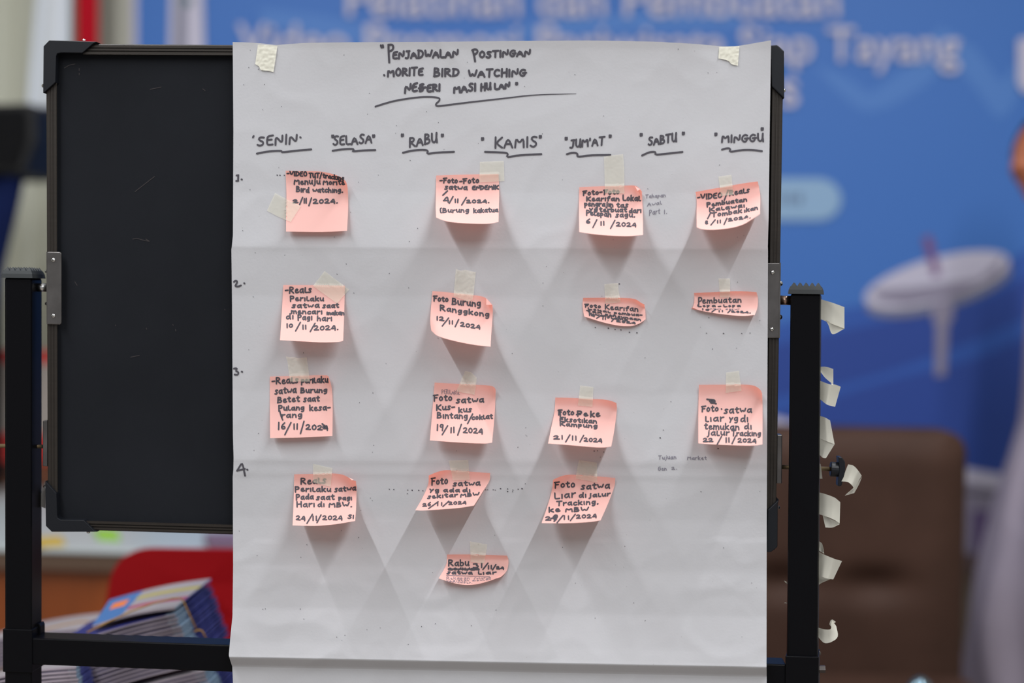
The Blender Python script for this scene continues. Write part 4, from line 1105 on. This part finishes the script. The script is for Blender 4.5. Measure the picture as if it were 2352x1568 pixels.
tag(cur, 'pale beige curtain hanging against the back wall left of the banner', 'curtain')
flag = thing('flag', 'red and white flag hanging in folds from a pole left of the banner', 'flag', (W(170, 0, 2.56).x, 2.60, 0))
fx_ = W(150, 0, 2.60).x
q = MB(); q.tube([(fx_, 2.60, 0.02), (fx_, 2.60, 2.35)], 0.010, 14); q.tube([(fx_, 2.60, 0.0), (fx_, 2.60, 0.02)], [0.06, 0.05], 24)
q.build('pole', M_steel, flag, smooth=False)
M_red = mat('flag_red', L3(165, 16, 34, 1.3), 0.8)
M_fw = mat('flag_white', L3(192, 196, 203, 1.25), 0.8)
wavy(110, 166, -330, W(100, 245, 2.56).z, 2.565, 0.016, 1.5, 'white_half', M_fw, flag, 40, xslant=0.06)
wavy(174, 228, -330, W(180, 420, 2.56).z, 2.565, 0.016, 1.4, 'red_half', M_red, flag, 40, xslant=-0.012)
q = MB(); q.prism([W(64, 238, YB - .105), W(330, 238, YB - .105), W(330, 332, YB - .105), W(64, 332, YB - .105)], (0, .01, 0), 0)
q.prism([W(64, 332, YB - .105), W(330, 332, YB - .105), W(330, 384, YB - .105), W(64, 384, YB - .105)], (0, .01, 0), 1)
tag(q.build('wall_poster', [mat('poster_navy', L3(30, 54, 112, .9), .6), mat('poster_teal', L3(48, 84, 104, .9), .6)]), 'navy and teal poster mostly hidden behind the chalkboard, beside the black loudspeaker', 'poster')
# loudspeaker on a skirted stand
YS = 1.98
spk = thing('loudspeaker', 'black loudspeaker with a slanted lower edge, above the navy stand', 'loudspeaker', (W(-40, 700, YS).x, YS + .15, W(-40, 395, YS).z))
M_spk = mat('speaker_black', (0.006, 0.006, 0.007, 1), 0.6, spec=0.3, bump=.1, bscale=300)
extr([(-190, 242), (70, 236), (82, 250), (84, 325), (56, 396), (-160, 398)], YS, YS + .3).build('cabinet', M_spk, spk, bevel=.012)
extr([(-170, 255), (52, 250), (60, 262), (60, 322), (40, 380), (-150, 382)], YS - .006, YS - .0002).build('grille', mat('grille_black', (0.005, 0.005, 0.006, 1), .8, bump=.5, bscale=700), spk)
stn = thing('speaker_stand', 'stand wrapped in navy cloth on the desk, under the black loudspeaker', 'stand', (W(-60, 700, YS + .1).x, YS + .15, 0.716))
bz = W(-40, 399, YS).z
xs_ = W(-60, 700, YS).x
q = MB(); q.tube([(xs_, YS + .15, 0.735), (xs_, YS + .15, bz - .03)], .018, 14); q.tube([(xs_, YS + .15, bz - .03), (xs_, YS + .15, bz - .002)], .05, 18); q.build('pole', M_post, stn)
for k_ in range(3):
    a = k_ * 2.094 + .5
    q = MB(); q.tube([(xs_, YS + .15, .80), (xs_ + .12 * math.cos(a), YS + .15 + .12 * math.sin(a), .7265)], .009, 10); q.build('leg', M_post, stn)
q = MB(); rows = []
for (ya, xl, xr) in ((402, -165, 54), (460, -160, 42), (520, -150, 28), (580, -142, 14), (640, -135, 2), (760, -128, -18)):
    A, B_ = W(xl, ya, YS + .05), W(xr, ya, YS + .05)
    rows.append([Vector((A.x + (B_.x - A.x) * t / 24, YS + .05 - .03 * math.sin(t / 24 * math.pi) + .012 * math.sin(t * 1.1), A.z)) for t in range(25)])
q.grid(rows, flip=True)
q.build('skirt', mat('navy_cloth', L3(14, 26, 66, .9), .85, var=.2, vscale=5), stn, smooth=True)

# ------------------------------------------------------------------ desk, carton, papers
zt = 0.715

yf = H(120, 1258, zt).y
desk = thing('wooden_desk', 'orange-brown wooden desk with a pale top behind the red chair', 'desk', (-0.95, (yf + 2.5) / 2, 0))
M_dtop = mat('desk_top_pale', L3(170, 178, 180, 0.95), .35, spec=.4)
M_wood = mat('orange_wood', L3(122, 58, 14, 1.0), .45, var=.22, vscale=5, stretch=(3, 1, .35))
M_trim = mat('brown_trim', L3(86, 66, 52, .9), .5)
q = MB(); q.box((-2.05, yf, zt - .012), (-0.15, 2.50, zt)); q.build('desk_top', M_dtop, desk, bevel=.003)
q = MB(); q.box((-2.04, yf + .004, zt - .05), (-0.16, 2.49, zt - .0125)); q.build('trim', M_trim, desk)
q = MB(); q.box((-2.0, yf + .03, 0.06), (-0.2, yf + .05, zt - .0505)); q.build('front_panel', M_wood, desk)
for xx in (-2.0, -0.25):
    q = MB(); q.box((xx, yf + .055, 0.0), (xx + .05, 2.5, zt - .0505)); q.build('side_panel', M_wood, desk)
def flat(px, z, h, m, name, label, cat, group=None):
    q = MB(); q.prism([H(x, y, z + h) for x, y in px], (0, 0, -h)); return tag(q.build(name, m), label, cat, group)
flat([(88, 1234), (140, 1231), (150, 1247), (80, 1252)], zt + .0005, .006, mat('yellow_card', L3(205, 170, 50, .8), .6), 'folder', 'yellow folder lying on the pale desk top', 'folder')
flat([(214, 1214), (268, 1216), (276, 1236), (226, 1233)], zt + .0005, .006, mat('green_card', L3(150, 205, 40, .8), .6), 'folder', 'bright green folder lying on the pale desk top', 'folder')
flat([(470, 1222), (640, 1222), (650, 1250), (480, 1248)], zt + .0005, .02, mat('mauve_cover', L3(120, 95, 115, .8), .6), 'notebook', 'mauve notebook on the desk, half hidden by the paper sheet', 'notebook')
YC = 2.36
tray = extr([(-140, 1066), (330, 1072), (330, 1126), (-140, 1120)], YC - .03, YC + .16)
zmin = min(v.z for v in tray.v)
for v in tray.v: v.z += (zt + .001 - zmin) if v.z - zmin < .02 else 0
tag(tray.build('wooden_tray', mat('brown_wood', L3(92, 48, 24, .9), .5, var=.2)), 'brown wooden tray at the back of the desk, under the striped carton', 'tray')
ztr = max(v.z for v in tray.v)
car = thing('carton', 'pale carton with red bands standing on the wooden tray behind the left post', 'carton', (W(60, 1000, YC).x, YC, ztr))
xa, xb = W(-120, 1000, YC).x, W(300, 1000, YC).x
zz = lambda py: W(90, py, YC).z
def bx(z0, z1, m, name, g=0):
    q = MB(); q.box((xa - g, YC - g, z0), (xb + g, YC + .13 + g, z1)); q.build(name, m, car)
M_carton = mat('carton_card', L3(158, 148, 142, .85), .8)
M_cred = mat('carton_red', L3(190, 40, 34, .85), .7)
bx(ztr + .001, zz(805), M_carton, 'body')
bx(zz(834), zz(806), M_cred, 'red_band', .0012)
bx(ztr + .002, zz(995), M_cred, 'red_band', .0012)

# ------------------------------------------------------------------ red plastic chair
YR = 0.80
M_rp = mat('red_plastic', L3(140, 10, 18, 1.0), .5, spec=.12)
chair = thing('plastic_chair', 'red plastic chair with rounded backrest, behind the magazines', 'chair', (W(560, 900, YR).x, YR + .22, 0))
def shell(out, th, name, m, parent, bow, lean=0.0, bevel=.006):
    """backrest shell from an outline, bowed backwards in the middle"""
    bm = bmesh.new()
    vv = [bm.verts.new(p) for p in out]
    f = bm.faces.new(vv)
    r_ = bmesh.ops.extrude_face_region(bm, geom=[f])
    for v in r_['geom']:
        if isinstance(v, bmesh.types.BMVert): v.co.y += th
    bmesh.ops.recalc_face_normals(bm, faces=bm.faces)
    xs2 = [p.x for p in out]; xm, hw = (min(xs2) + max(xs2)) / 2, (max(xs2) - min(xs2)) / 2
    bmesh.ops.triangulate(bm, faces=bm.faces[:])
    bmesh.ops.subdivide_edges(bm, edges=bm.edges[:], cuts=3, use_grid_fill=True)
    for v in bm.verts: v.co.y -= bow * (1 - ((v.co.x - xm) / hw) ** 2)
    q = MB(); bm.verts.index_update()
    q.add([v.co.copy() for v in bm.verts], [[v.index for v in f.verts] for f in bm.faces])
    bm.free()
    return q.build(name, m, parent, smooth=False)
ob = smooth_px([(232, 1560), (238, 1430), (246, 1375), (262, 1310), (292, 1274), (335, 1256), (400, 1252), (560, 1251), (720, 1253), (790, 1258), (835, 1276), (862, 1312), (878, 1375), (886, 1430), (890, 1560)], 60)
zs = 0.43
op = [W(x, y, YR) for x, y in ob]
xl_, xr_ = op[0].x, op[-1].x
shell(op, .012, 'backrest', M_rp, chair, 0.05)
q = MB(); q.box((xl_ + .02, YR - .03, zs), (xr_ - .02, YR + .42, zs + .018)); q.build('seat', M_rp, chair, bevel=.008)
for (sx, yy, tz) in ((0, YR - .01, op[0].z + .02), (1, YR - .01, op[0].z + .02)):
    xx = xl_ + .012 if sx == 0 else xr_ - .012
    q = MB(); q.tube([(xx + (-.02 if sx == 0 else .02), yy - .05, 0.0), (xx, yy, zs), (xx, YR + .006, tz)], [.016, .019, .016], 12); q.build('leg', M_rp, chair, smooth=True)
for xx in (xl_ + .03, xr_ - .03):
    q = MB(); q.tube([(xx, YR + .43, 0), (xx, YR + .39, zs)], [.016, .019], 12); q.build('leg', M_rp, chair, smooth=True)

# ------------------------------------------------------------------ brown upholstered chair, cup on its seat
YV = 1.52
M_vin = mat('brown_upholstery', L3(80, 57, 48, .62), .6, spec=.12, var=.14, vscale=7, bump=.06, bscale=40)
bch = thing('upholstered_chair', 'brown upholstered chair behind the right post, facing the camera', 'chair', (W(1900, 900, YV).x, YV - .2, 0))
x0, x1 = W(1600, 1200, YV).x, W(2224, 1200, YV).x
zt2 = W(1950, 988, YV).z
zs2 = 0.455
q = MB()
NU, NV = 40, 40
rows = []
def bk(u, v, face):
    xx, z_ = x0 + (x1 - x0) * u, zs2 - .05 + (zt2 - zs2 + .05) * v
    e = min(1.0, min(u, 1 - u) / .13); f = min(1.0, min(1.0, (1 - v) / .13))
    r_ = .055
    # rounded upper corners
    if v > 1 - r_ / (zt2 - zs2) :
        pass
    bul = .03 * (e * (2 - e)) * (f * (2 - f))
    tx, tz2 = W(2008, 1345, YV).x, W(2008, 1345, YV).z
    for ttx in (tx, tx - .2):
        dd_ = math.hypot((xx - ttx) / .075, (z_ - tz2) / .035)
        bul -= .030 * math.exp(-dd_ * dd_)
    return Vector((xx, YV + .03 - bul if face == 0 else YV + .13 + bul * .5, z_))
def rnd(p):
    r_ = .05
    for cx, sgn in ((x0 + r_, -1), (x1 - r_, 1)):
        if (p.x - cx) * sgn > 0 and p.z > zt2 - r_:
            a, b_ = p.x - cx, p.z - (zt2 - r_)
            m_ = max(abs(a), b_)
            l = math.hypot(a, b_)
            if l > 1e-6:
                p = Vector((cx + a / l * m_, p.y, zt2 - r_ + b_ / l * m_))
    return p
fr = [[rnd(bk(i / NU, j / NV, 0)) for i in range(NU + 1)] for j in range(NV + 1)]
bkr = [[rnd(bk(i / NU, j / NV, 1)) for i in range(NU + 1)] for j in range(NV + 1)]
q.grid(fr); q.grid(bkr, flip=True)
q.grid([fr[-1], bkr[-1]]); q.grid([bkr[0], fr[0]])
q.grid([[r_[0] for r_ in fr], [r_[0] for r_ in bkr]]); q.grid([[r_[-1] for r_ in bkr], [r_[-1] for r_ in fr]])
q.build('backrest', M_vin, bch, smooth=True)
q = MB(); q.box((x0 - .01, YV - .56, zs2 - .11), (x1 + .01, YV - .005, zs2)); q.build('seat', M_vin, bch, bevel=.03)
for xx in (x0 + .03, x1 - .03):
    for yy in (YV - .52, YV + .06):
        q = MB(); q.tube([(xx, yy, 0), (xx, yy, zs2 - .1)], .02, 12); q.build('leg', mat('dark_wood', (0.02, 0.012, 0.01, 1), .5), bch, smooth=True)
YU = 1.06
cx = W(2113, 1553, YU)
rad = 35 / FPX * (YU + 1.72)
cup = thing('steel_flask', 'small bluish steel flask with a domed lid on the brown chair seat', 'flask', (cx.x, YU, zs2))
M_cup = mat('blue_steel', (0.20, 0.30, 0.36, 1), .18, metal=.9)
hc = cx.z - zs2
q = MB(); q.tube([(cx.x, YU, zs2 + .001), (cx.x, YU, zs2 + hc * .55)], [rad * .9, rad], 28); q.build('body', M_cup, cup, smooth=False)
q = MB(); q.dome((cx.x, YU, zs2 + hc * .552), rad, (0, 0, 1), hc * .448 / rad, 28); q.build('lid', M_cup, cup, smooth=True)
# low brown bench by the wall
zb2 = W(2260, 1302, 2.45).z
q = MB(); q.box((W(2236, 1300, 2.45).x, 2.45, 0.0), (2.6, 2.67, zb2))
tag(q.build('low_bench', mat('bench_wood', L3(84, 58, 40, .7), .5, var=.15)), 'low brown wooden bench under the banner, right of the brown chair', 'bench')

# ------------------------------------------------------------------ magazines on a table behind the stand
M_page = mat('magazine_pages', L3(176, 164, 176, .9), .8)
M_cov = mat('magazine_cover_blue', L3(40, 46, 112, .8), .5, spec=.15, var=.3, vscale=30)
M_covl = mat('magazine_cover_pale', L3(150, 178, 205, .95), .35)
M_covg = mat('magazine_cover_grey', L3(150, 144, 150, .85), .4, var=.12, vscale=14)
M_cors = mat('magazine_cover_bright', L3(58, 105, 165, .9), .35)
M_oran = mat('magazine_print_orange', L3(225, 120, 50, .8), .4)
M_magn = mat('magazine_print_magenta', L3(140, 60, 90, 1.1), .4)
M_oliv = mat('magazine_print_olive', L3(150, 140, 70, 1.1), .4)
MAGM = [M_page, M_cov, M_covl, M_covg, M_cors, M_oran, M_magn, M_oliv, mat('magazine_spine', L3(88, 96, 172, .9), .5, spec=.15, var=.35, vscale=60)]
def booklet(N, L, Rr, F, th, label, group, top=3, sag=.006, special=False, splay=0.0):
    n, m = 12, 8
    up_ = Vector((0, 0, 1))
    def P(u, v):     # u from N towards L (page side), v from N towards R (spine)
        p = N * (1 - u) * (1 - v) + L * u * (1 - v) + Rr * (1 - u) * v + F * u * v
        p = p.copy()
        p.z -= sag * math.sin(u * math.pi) * 1.0
        if special: p.z += .0
        return p
    T = [[P(i / n, j / m) for i in range(n + 1)] for j in range(m + 1)]
    B_ = [[p - up_ * th * (1 - .35 * i / n) for i, p in enumerate(r_)] for r_ in T]
    q = MB()
    for j in range(m):
        for i in range(n):
            mi = top
            if special:
                mi = 4 if i > 7 else (3, 3, 6, 3, 3, 7, 3, 3)[j]
                if i > 8 and j in (4, 5) and i < 11: mi = 5
            elif i == 0 and top != 3 and j < 2: mi = 2
            q.add([T[j][i], T[j][i + 1], T[j + 1][i + 1], T[j + 1][i]], [(0, 1, 2, 3)], mi)
            q.add([B_[j][i], B_[j][i + 1], B_[j + 1][i + 1], B_[j + 1][i]], [(3, 2, 1, 0)], 1)
    for i in range(n):
        q.add([T[0][i], T[0][i + 1], B_[0][i + 1], B_[0][i]], [(3, 2, 1, 0)], 0)
        q.add([T[-1][i], T[-1][i + 1], B_[-1][i + 1], B_[-1][i]], [(0, 1, 2, 3)], 0)
    for j in range(m):
        q.add([T[j][0], T[j + 1][0], B_[j + 1][0], B_[j][0]], [(0, 1, 2, 3)], 2 if j < 2 else 8)
        q.add([T[j][-1], T[j + 1][-1], B_[j + 1][-1], B_[j][-1]], [(3, 2, 1, 0)], 0)
    o = q.build('magazine', MAGM, None)
    return tag(o, label, 'magazine', group)
ALLZ = []
def pile(N, L, Rr, n, pitch, th, label, group, first=0, F=None):
    if F is None: F = L + Rr - N
    for i in range(first, n):
        j = Vector((random.uniform(-.0014, .0014), random.uniform(-.0010, .0010), 0))
        off = Vector(pitch) * i + j
        tw = 0.0
        booklet(N + off, L + off + Vector((random.uniform(-.002, .002), 0, 0)), Rr + off + Vector((0, 0, tw)), F + off + Vector((0, 0, tw)), th, label, group, top=1 if i else 3, sag=-.005)
        ALLZ.append((L + off).z - th)
pitch = (.0020, 0, -.0054)
N1, L1, R1 = Z(402, 1400, 2.00), Z(100, 1492, 1.99), Z(484, 1335, 2.14)
pile(N1, L1, R1, 15, pitch, .0031, 'blue-covered magazine fanned in the tall pile beside the left edge of the sheet', 'magazines in the tall fanned pile', first=1)
booklet(Z(402, 1394, 2.00), Z(212, 1436, 2.01), Z(485, 1328, 2.14), Z(252, 1377, 2.13), .0035, 'topmost magazine of the tall pile, its blue cover end turned up', 'magazines in the tall fanned pile', special=True, sag=-.004)
N2 = N1 + Vector(pitch) * 15.6
L2, R2 = L1 + Vector(pitch) * 15.6, R1 + Vector(pitch) * 15.6
pile(N2 + Vector((.012, 0, 0)), L2 + Vector((.012, 0, 0)), R2 + Vector((.012, 0, 0)), 9, pitch, .0031, 'magazine in the lower part of the pile, under the crossbar line', 'magazines in the low pile under the crossbar')
N3, L3_, R3 = Z(172, 1530, 1.90), Z(-70, 1572, 1.89), Z(206, 1508, 2.00)
pile(N3, L3_, R3, 8, (.0012, 0, -.0052), .0036, 'white-edged magazine in the pile at the bottom left, below the left post', 'magazines in the bottom left pile')
N4, L4, R4 = Z(206, 1442, 2.24), Z(-90, 1486, 2.23), Z(300, 1402, 2.38)
pile(N4, L4, R4, 9, (.0018, 0, -.0052), .0036, 'magazine in the pile behind the left post, under a yellow rubber band', 'magazines in the pile behind the left post')
ZT = min(ALLZ) - .006
tb = thing('side_table', 'table carrying the piles of magazines behind the stand, its top below the picture', 'table', (-.55, .4, 0))
q = MB(); q.box((-1.25, .10, ZT - .025), (.12, .68, ZT)); q.build('table_top', M_trim, tb, bevel=.003)
for xx in (-1.2, .06):
    for yy in (.15, .62):
        q = MB(); q.box((xx - .02, yy - .02, 0), (xx + .02, yy + .02, ZT - .0255)); q.build('leg', M_post, tb)
M_band = mat('rubber_band', L3(175, 130, 45, .9), .5)
def band(pts, label):
    q = MB(); q.tube([Z(*p) for p in pts], .0011, 8); tag(q.build('rubber_band', M_band, smooth=True), label, 'rubber band', 'yellow rubber bands on the magazines')
band([(200, 1452, 1.985), (250, 1427, 1.985), (300, 1404, 1.985), (350, 1386, 1.985), (395, 1374, 1.985), (412, 1373, 1.99), (420, 1378, 1.99), (436, 1412, 1.99), (451, 1444, 1.99)], 'yellow rubber band over the tall magazine pile')
band([(446, 1450, 1.985), (458, 1446, 1.985), (465, 1449, 1.985), (474, 1466, 1.985)], 'short yellow rubber band low on the tall magazine pile, just above the crossbar')
band([(92, 1448, 2.2), (140, 1436, 2.21), (185, 1427, 2.22), (202, 1428, 2.22), (212, 1444, 2.22)], 'yellow rubber band on the pile behind the left post')

# ------------------------------------------------------------------ person at the right edge
YP = 2.05
hd = W(2406, 372, YP)
M_skin = mat('skin', L3(176, 104, 72, .8), .55, spec=.3)
M_tun = mat('tunic_cloth', L3(158, 148, 162, .98), .85, var=.04, vscale=10)
M_hair = mat('dark_hair', (0.012, 0.010, 0.010, 1), .5)
M_trs = mat('dark_trousers', (0.03, 0.03, 0.04, 1), .8)
X, Y0, hz = hd.x, YP, hd.z
per = thing('person', 'person in a long loose pale lilac tunic standing at the right edge', 'person', (X + .07, YP, 0))
TURN = R(32)                       # face turned a little towards the camera from looking along the wall
def hp_(f, s_, u):                 # head frame: forward, to the side, up
    return Vector((X - f * math.cos(TURN) - s_ * math.sin(TURN), Y0 - f * math.sin(TURN) + s_ * math.cos(TURN), hz + u))
def head_point(th, ph, k=1.0):
    f, s_, u = math.cos(ph) * math.cos(th), math.cos(ph) * math.sin(th), math.sin(ph)
    r = Vector((.098 * f, .077 * s_, .120 * u))
    if f < 0: r.x *= 1.05
    if u < -.2: r.y *= 1 - .35 * min(1, (-u - .2) / .8); r.x *= 1 - .12 * (-u - .2)
    g = lambda a, b_, wa, wb: math.exp(-((th - a) / wa) ** 2 - ((ph - b_) / wb) ** 2)
    d = .026 * g(0, -.16, .16, .16) + .016 * g(0, .06, .12, .22)            # nose
    d += .010 * g(0, -.52, .34, .10) + .014 * g(0, -.86, .40, .16)            # lips, chin
    d += .006 * (g(.38, .22, .30, .10) + g(-.38, .22, .30, .10))              # brow
    d -= .009 * (g(.40, .04, .20, .11) + g(-.40, .04, .20, .11))              # eye sockets
    d += .006 * (g(.62, -.22, .3, .2) + g(-.62, -.22, .3, .2))                # cheeks
    n_ = Vector((f, s_, u)).normalized()
    r = (r + n_ * d) * k
    return hp_(r.x, r.y, r.z)
def skin_mesh(verts, edges, root=0, sub=2):
    me = bpy.data.meshes.new('skin_src')
    me.from_pydata([v[0] for v in verts], edges, [])
    o = bpy.data.objects.new('skin_src', me)
    COL.objects.link(o)
    o.modifiers.new('s', 'SKIN').use_smooth_shade = True
    for i, v in enumerate(verts):
        sv = me.skin_vertices[0].data[i]
        sv.radius = v[1] if isinstance(v[1], tuple) else (v[1], v[1])
        sv.use_root = i == root
    sm = o.modifiers.new('d', 'SUBSURF'); sm.levels = sm.render_levels = sub
    dg = bpy.context.evaluated_depsgraph_get()
    m2 = bpy.data.meshes.new_from_object(o.evaluated_get(dg))
    bpy.data.objects.remove(o)
    q = MB(); q.add([v.co.copy() for v in m2.vertices], [list(p.vertices) for p in m2.polygons])
    return q
def skin(verts, edges, name, m, parent, root=0, sub=2):
    return skin_mesh(verts, edges, root, sub).build(name, m, parent, smooth=True)
V = []; E = []
def jv(x, y, z, r_): V.append(((X + x, Y0 + y, z), r_)); return len(V) - 1
pel = jv(.085, 0, .93, (.12, .15))
sp1 = jv(.085, 0, 1.10, (.11, .14)); E.append((pel, sp1))
sp2 = jv(.085, 0, hz - .27, (.10, .16)); E.append((sp1, sp2))
nk = jv(.065, 0, hz - .165, .058); E.append((sp2, nk))
nk2 = jv(.03, 0, hz - .06, .062); E.append((nk, nk2))
for s_ in (-1, 1):
    sh = jv(.085, s_ * .17, hz - .27, .058); E.append((sp2, sh))
    el_ = jv(.10, s_ * .215, hz - .55, .042); E.append((sh, el_))
    wr = jv(.095, s_ * .24, hz - .79, .028); E.append((el_, wr))
    pa = jv(.088, s_ * .245, hz - .86, (.034, .017)); E.append((wr, pa))
    for k_ in range(4):
        lf = (.90, 1.0, .96, .78)[k_]
        f1 = jv(.064 + .018 * k_, s_ * .247, hz - .86 - .052 * lf, .010); E.append((pa, f1))
        f2 = jv(.060 + .018 * k_, s_ * .236, hz - .86 - .092 * lf, .009); E.append((f1, f2))
    t1 = jv(.052, s_ * .238, hz - .868, .011); E.append((pa, t1))
    t2 = jv(.038, s_ * .230, hz - .905, .009); E.append((t1, t2))
    hp = jv(.085, s_ * .09, .86, .085); E.append((pel, hp))
    kn = jv(.08, s_ * .10, .47, .058); E.append((hp, kn))
    an = jv(.095, s_ * .10, .09, .038); E.append((kn, an))
    to = jv(-.06, s_ * .11, .032, .030); E.append((an, to))
q = skin_mesh(V, E, pel)
NT, NP = 72, 48
hv = [[head_point(i / NT * 2 * math.pi - math.pi, (j / NP - .5) * math.pi * .998) for i in range(NT + 1)] for j in range(NP + 1)]
q.grid(hv)
for s_ in (-1, 1):                 # ears
    er = [[hp_(-.008 - .012 * math.cos(a) * .6 + .004 * r_, s_ * (.074 + .012 * r_ * max(0, -math.cos(a) * .6 + .5)), -.004 + .030 * math.sin(a)) for a in [t / 16 * 2 * math.pi for t in range(17)]] for r_ in (0.0, 1.0, .8)]
    q.grid(er)
me_ = bpy.data.meshes.new('body_src')
me_.from_pydata([tuple(v) for v in q.v], [], q.f)
bm = bmesh.new(); bm.from_mesh(me_)
bmesh.ops.remove_doubles(bm, verts=bm.verts, dist=1e-5)
bmesh.ops.holes_fill(bm, edges=bm.edges, sides=0)
bmesh.ops.recalc_face_normals(bm, faces=bm.faces)
bm.to_mesh(me_); bm.free()
ob_ = bpy.data.objects.new('body_src', me_)
COL.objects.link(ob_)
rm = ob_.modifiers.new('r', 'REMESH'); rm.mode = 'VOXEL'; rm.voxel_size = .0055
sm_ = ob_.modifiers.new('s', 'SMOOTH'); sm_.factor = .5; sm_.iterations = 4
m3 = bpy.data.meshes.new_from_object(ob_.evaluated_get(bpy.context.evaluated_depsgraph_get()))
bpy.data.objects.remove(ob_)
q = MB(); q.add([v.co.copy() for v in m3.vertices], [list(p.vertices) for p in m3.polygons])
q.build('body', M_skin, per, smooth=True)
M_eye = mat('eye_dark', (0.02, 0.015, 0.012, 1), .2)
for th in (-.40, .40):
    c_ = head_point(th, .04, .965)
    q = MB(); q.dome(c_, .0105, c_ - Vector((X, YP, hz)), 1.0, 14); q.build('eye', M_eye, per, smooth=True)
hr = []
for j in range(25):
    row = []
    for i in range(61):
        th = .95 + i / 60 * (2 * math.pi - 1.9)
        lo = -.55 if .95 < th % (2 * math.pi) < 2 * math.pi - .95 else .6
        front_f = max(0, math.cos(th))
        low = -.60 + 1.35 * front_f
        row.append(head_point(th, low + (math.pi / 2 - .01 - low) * j / 24, 1.075))
    hr.append(row)
q = MB(); q.grid(hr)
fr_ = [[head_point(-.95 + i / 30 * 1.9, .78 + (math.pi / 2 - .01 - .78) * j / 10, 1.075) for i in range(31)] for j in range(11)]
q.grid(fr_)
q.build('hair', M_hair, per, smooth=True)
# tunic: front line follows the photo, folds run down it
q = MB(); rows = []
front = [(545, 2405), (640, 2382), (760, 2366), (900, 2356), (965, 2350), (1060, 2322), (1130, 2303), (1200, 2288), (1260, 2272), (1330, 2250), (1400, 2236), (1500, 2226), (1568, 2222), (1680, 2218)]
for j in range(41):
    py = 545 + (1680 - 545) * j / 40
    fx = W(interp(front, py), py, YP).x
    z_ = W(interp(front, py), py, YP).z
    bxk = X + .215 + .14 * j / 40
    wd = .205 + .002 * j
    if j < 5:
        t = j / 5
        fx = fx + (X + .005 - fx) * (1 - t) ** 1.5 * .8
        bxk = X + .14 + (bxk - X - .14) * t
        wd = .075 + (wd - .075) * t ** .7
    cxm, hw = (fx + bxk) / 2, (bxk - fx) / 2
    row = []
    for i in range(97):
        a = i / 96 * 2 * math.pi
        fo = 1 + .045 * math.sin(a * 9 + py / 130.0) * min(1, j / 10) + .03 * math.sin(a * 5 - py / 90.0) * min(1, j / 14)
        fo -= .02 if j > 4 else 0
        row.append(Vector((cxm - hw * math.cos(a) * (1 if abs(math.cos(a)) > .97 else fo), YP + wd * math.sin(a) * fo, z_)))
    rows.append(row)
q.grid(rows, flip=True)
q.build('tunic', M_tun, per, smooth=True)
for s_ in (-1, 1):
    skin([((X + .085, YP + s_ * .155, hz - .255), .080), ((X + .10, YP + s_ * .215, hz - .55), .070), ((X + .097, YP + s_ * .238, hz - .70), .064), ((X + .095, YP + s_ * .24, hz - .78), .058)], [(0, 1), (1, 2), (2, 3)], 'sleeve', M_tun, per, 0)
    skin([((X + .085, YP + s_ * .09, .88), .10), ((X + .08, YP + s_ * .10, .47), .085), ((X + .095, YP + s_ * .10, .10), .07)], [(0, 1), (1, 2)], 'trouser_leg', M_trs, per, 0)
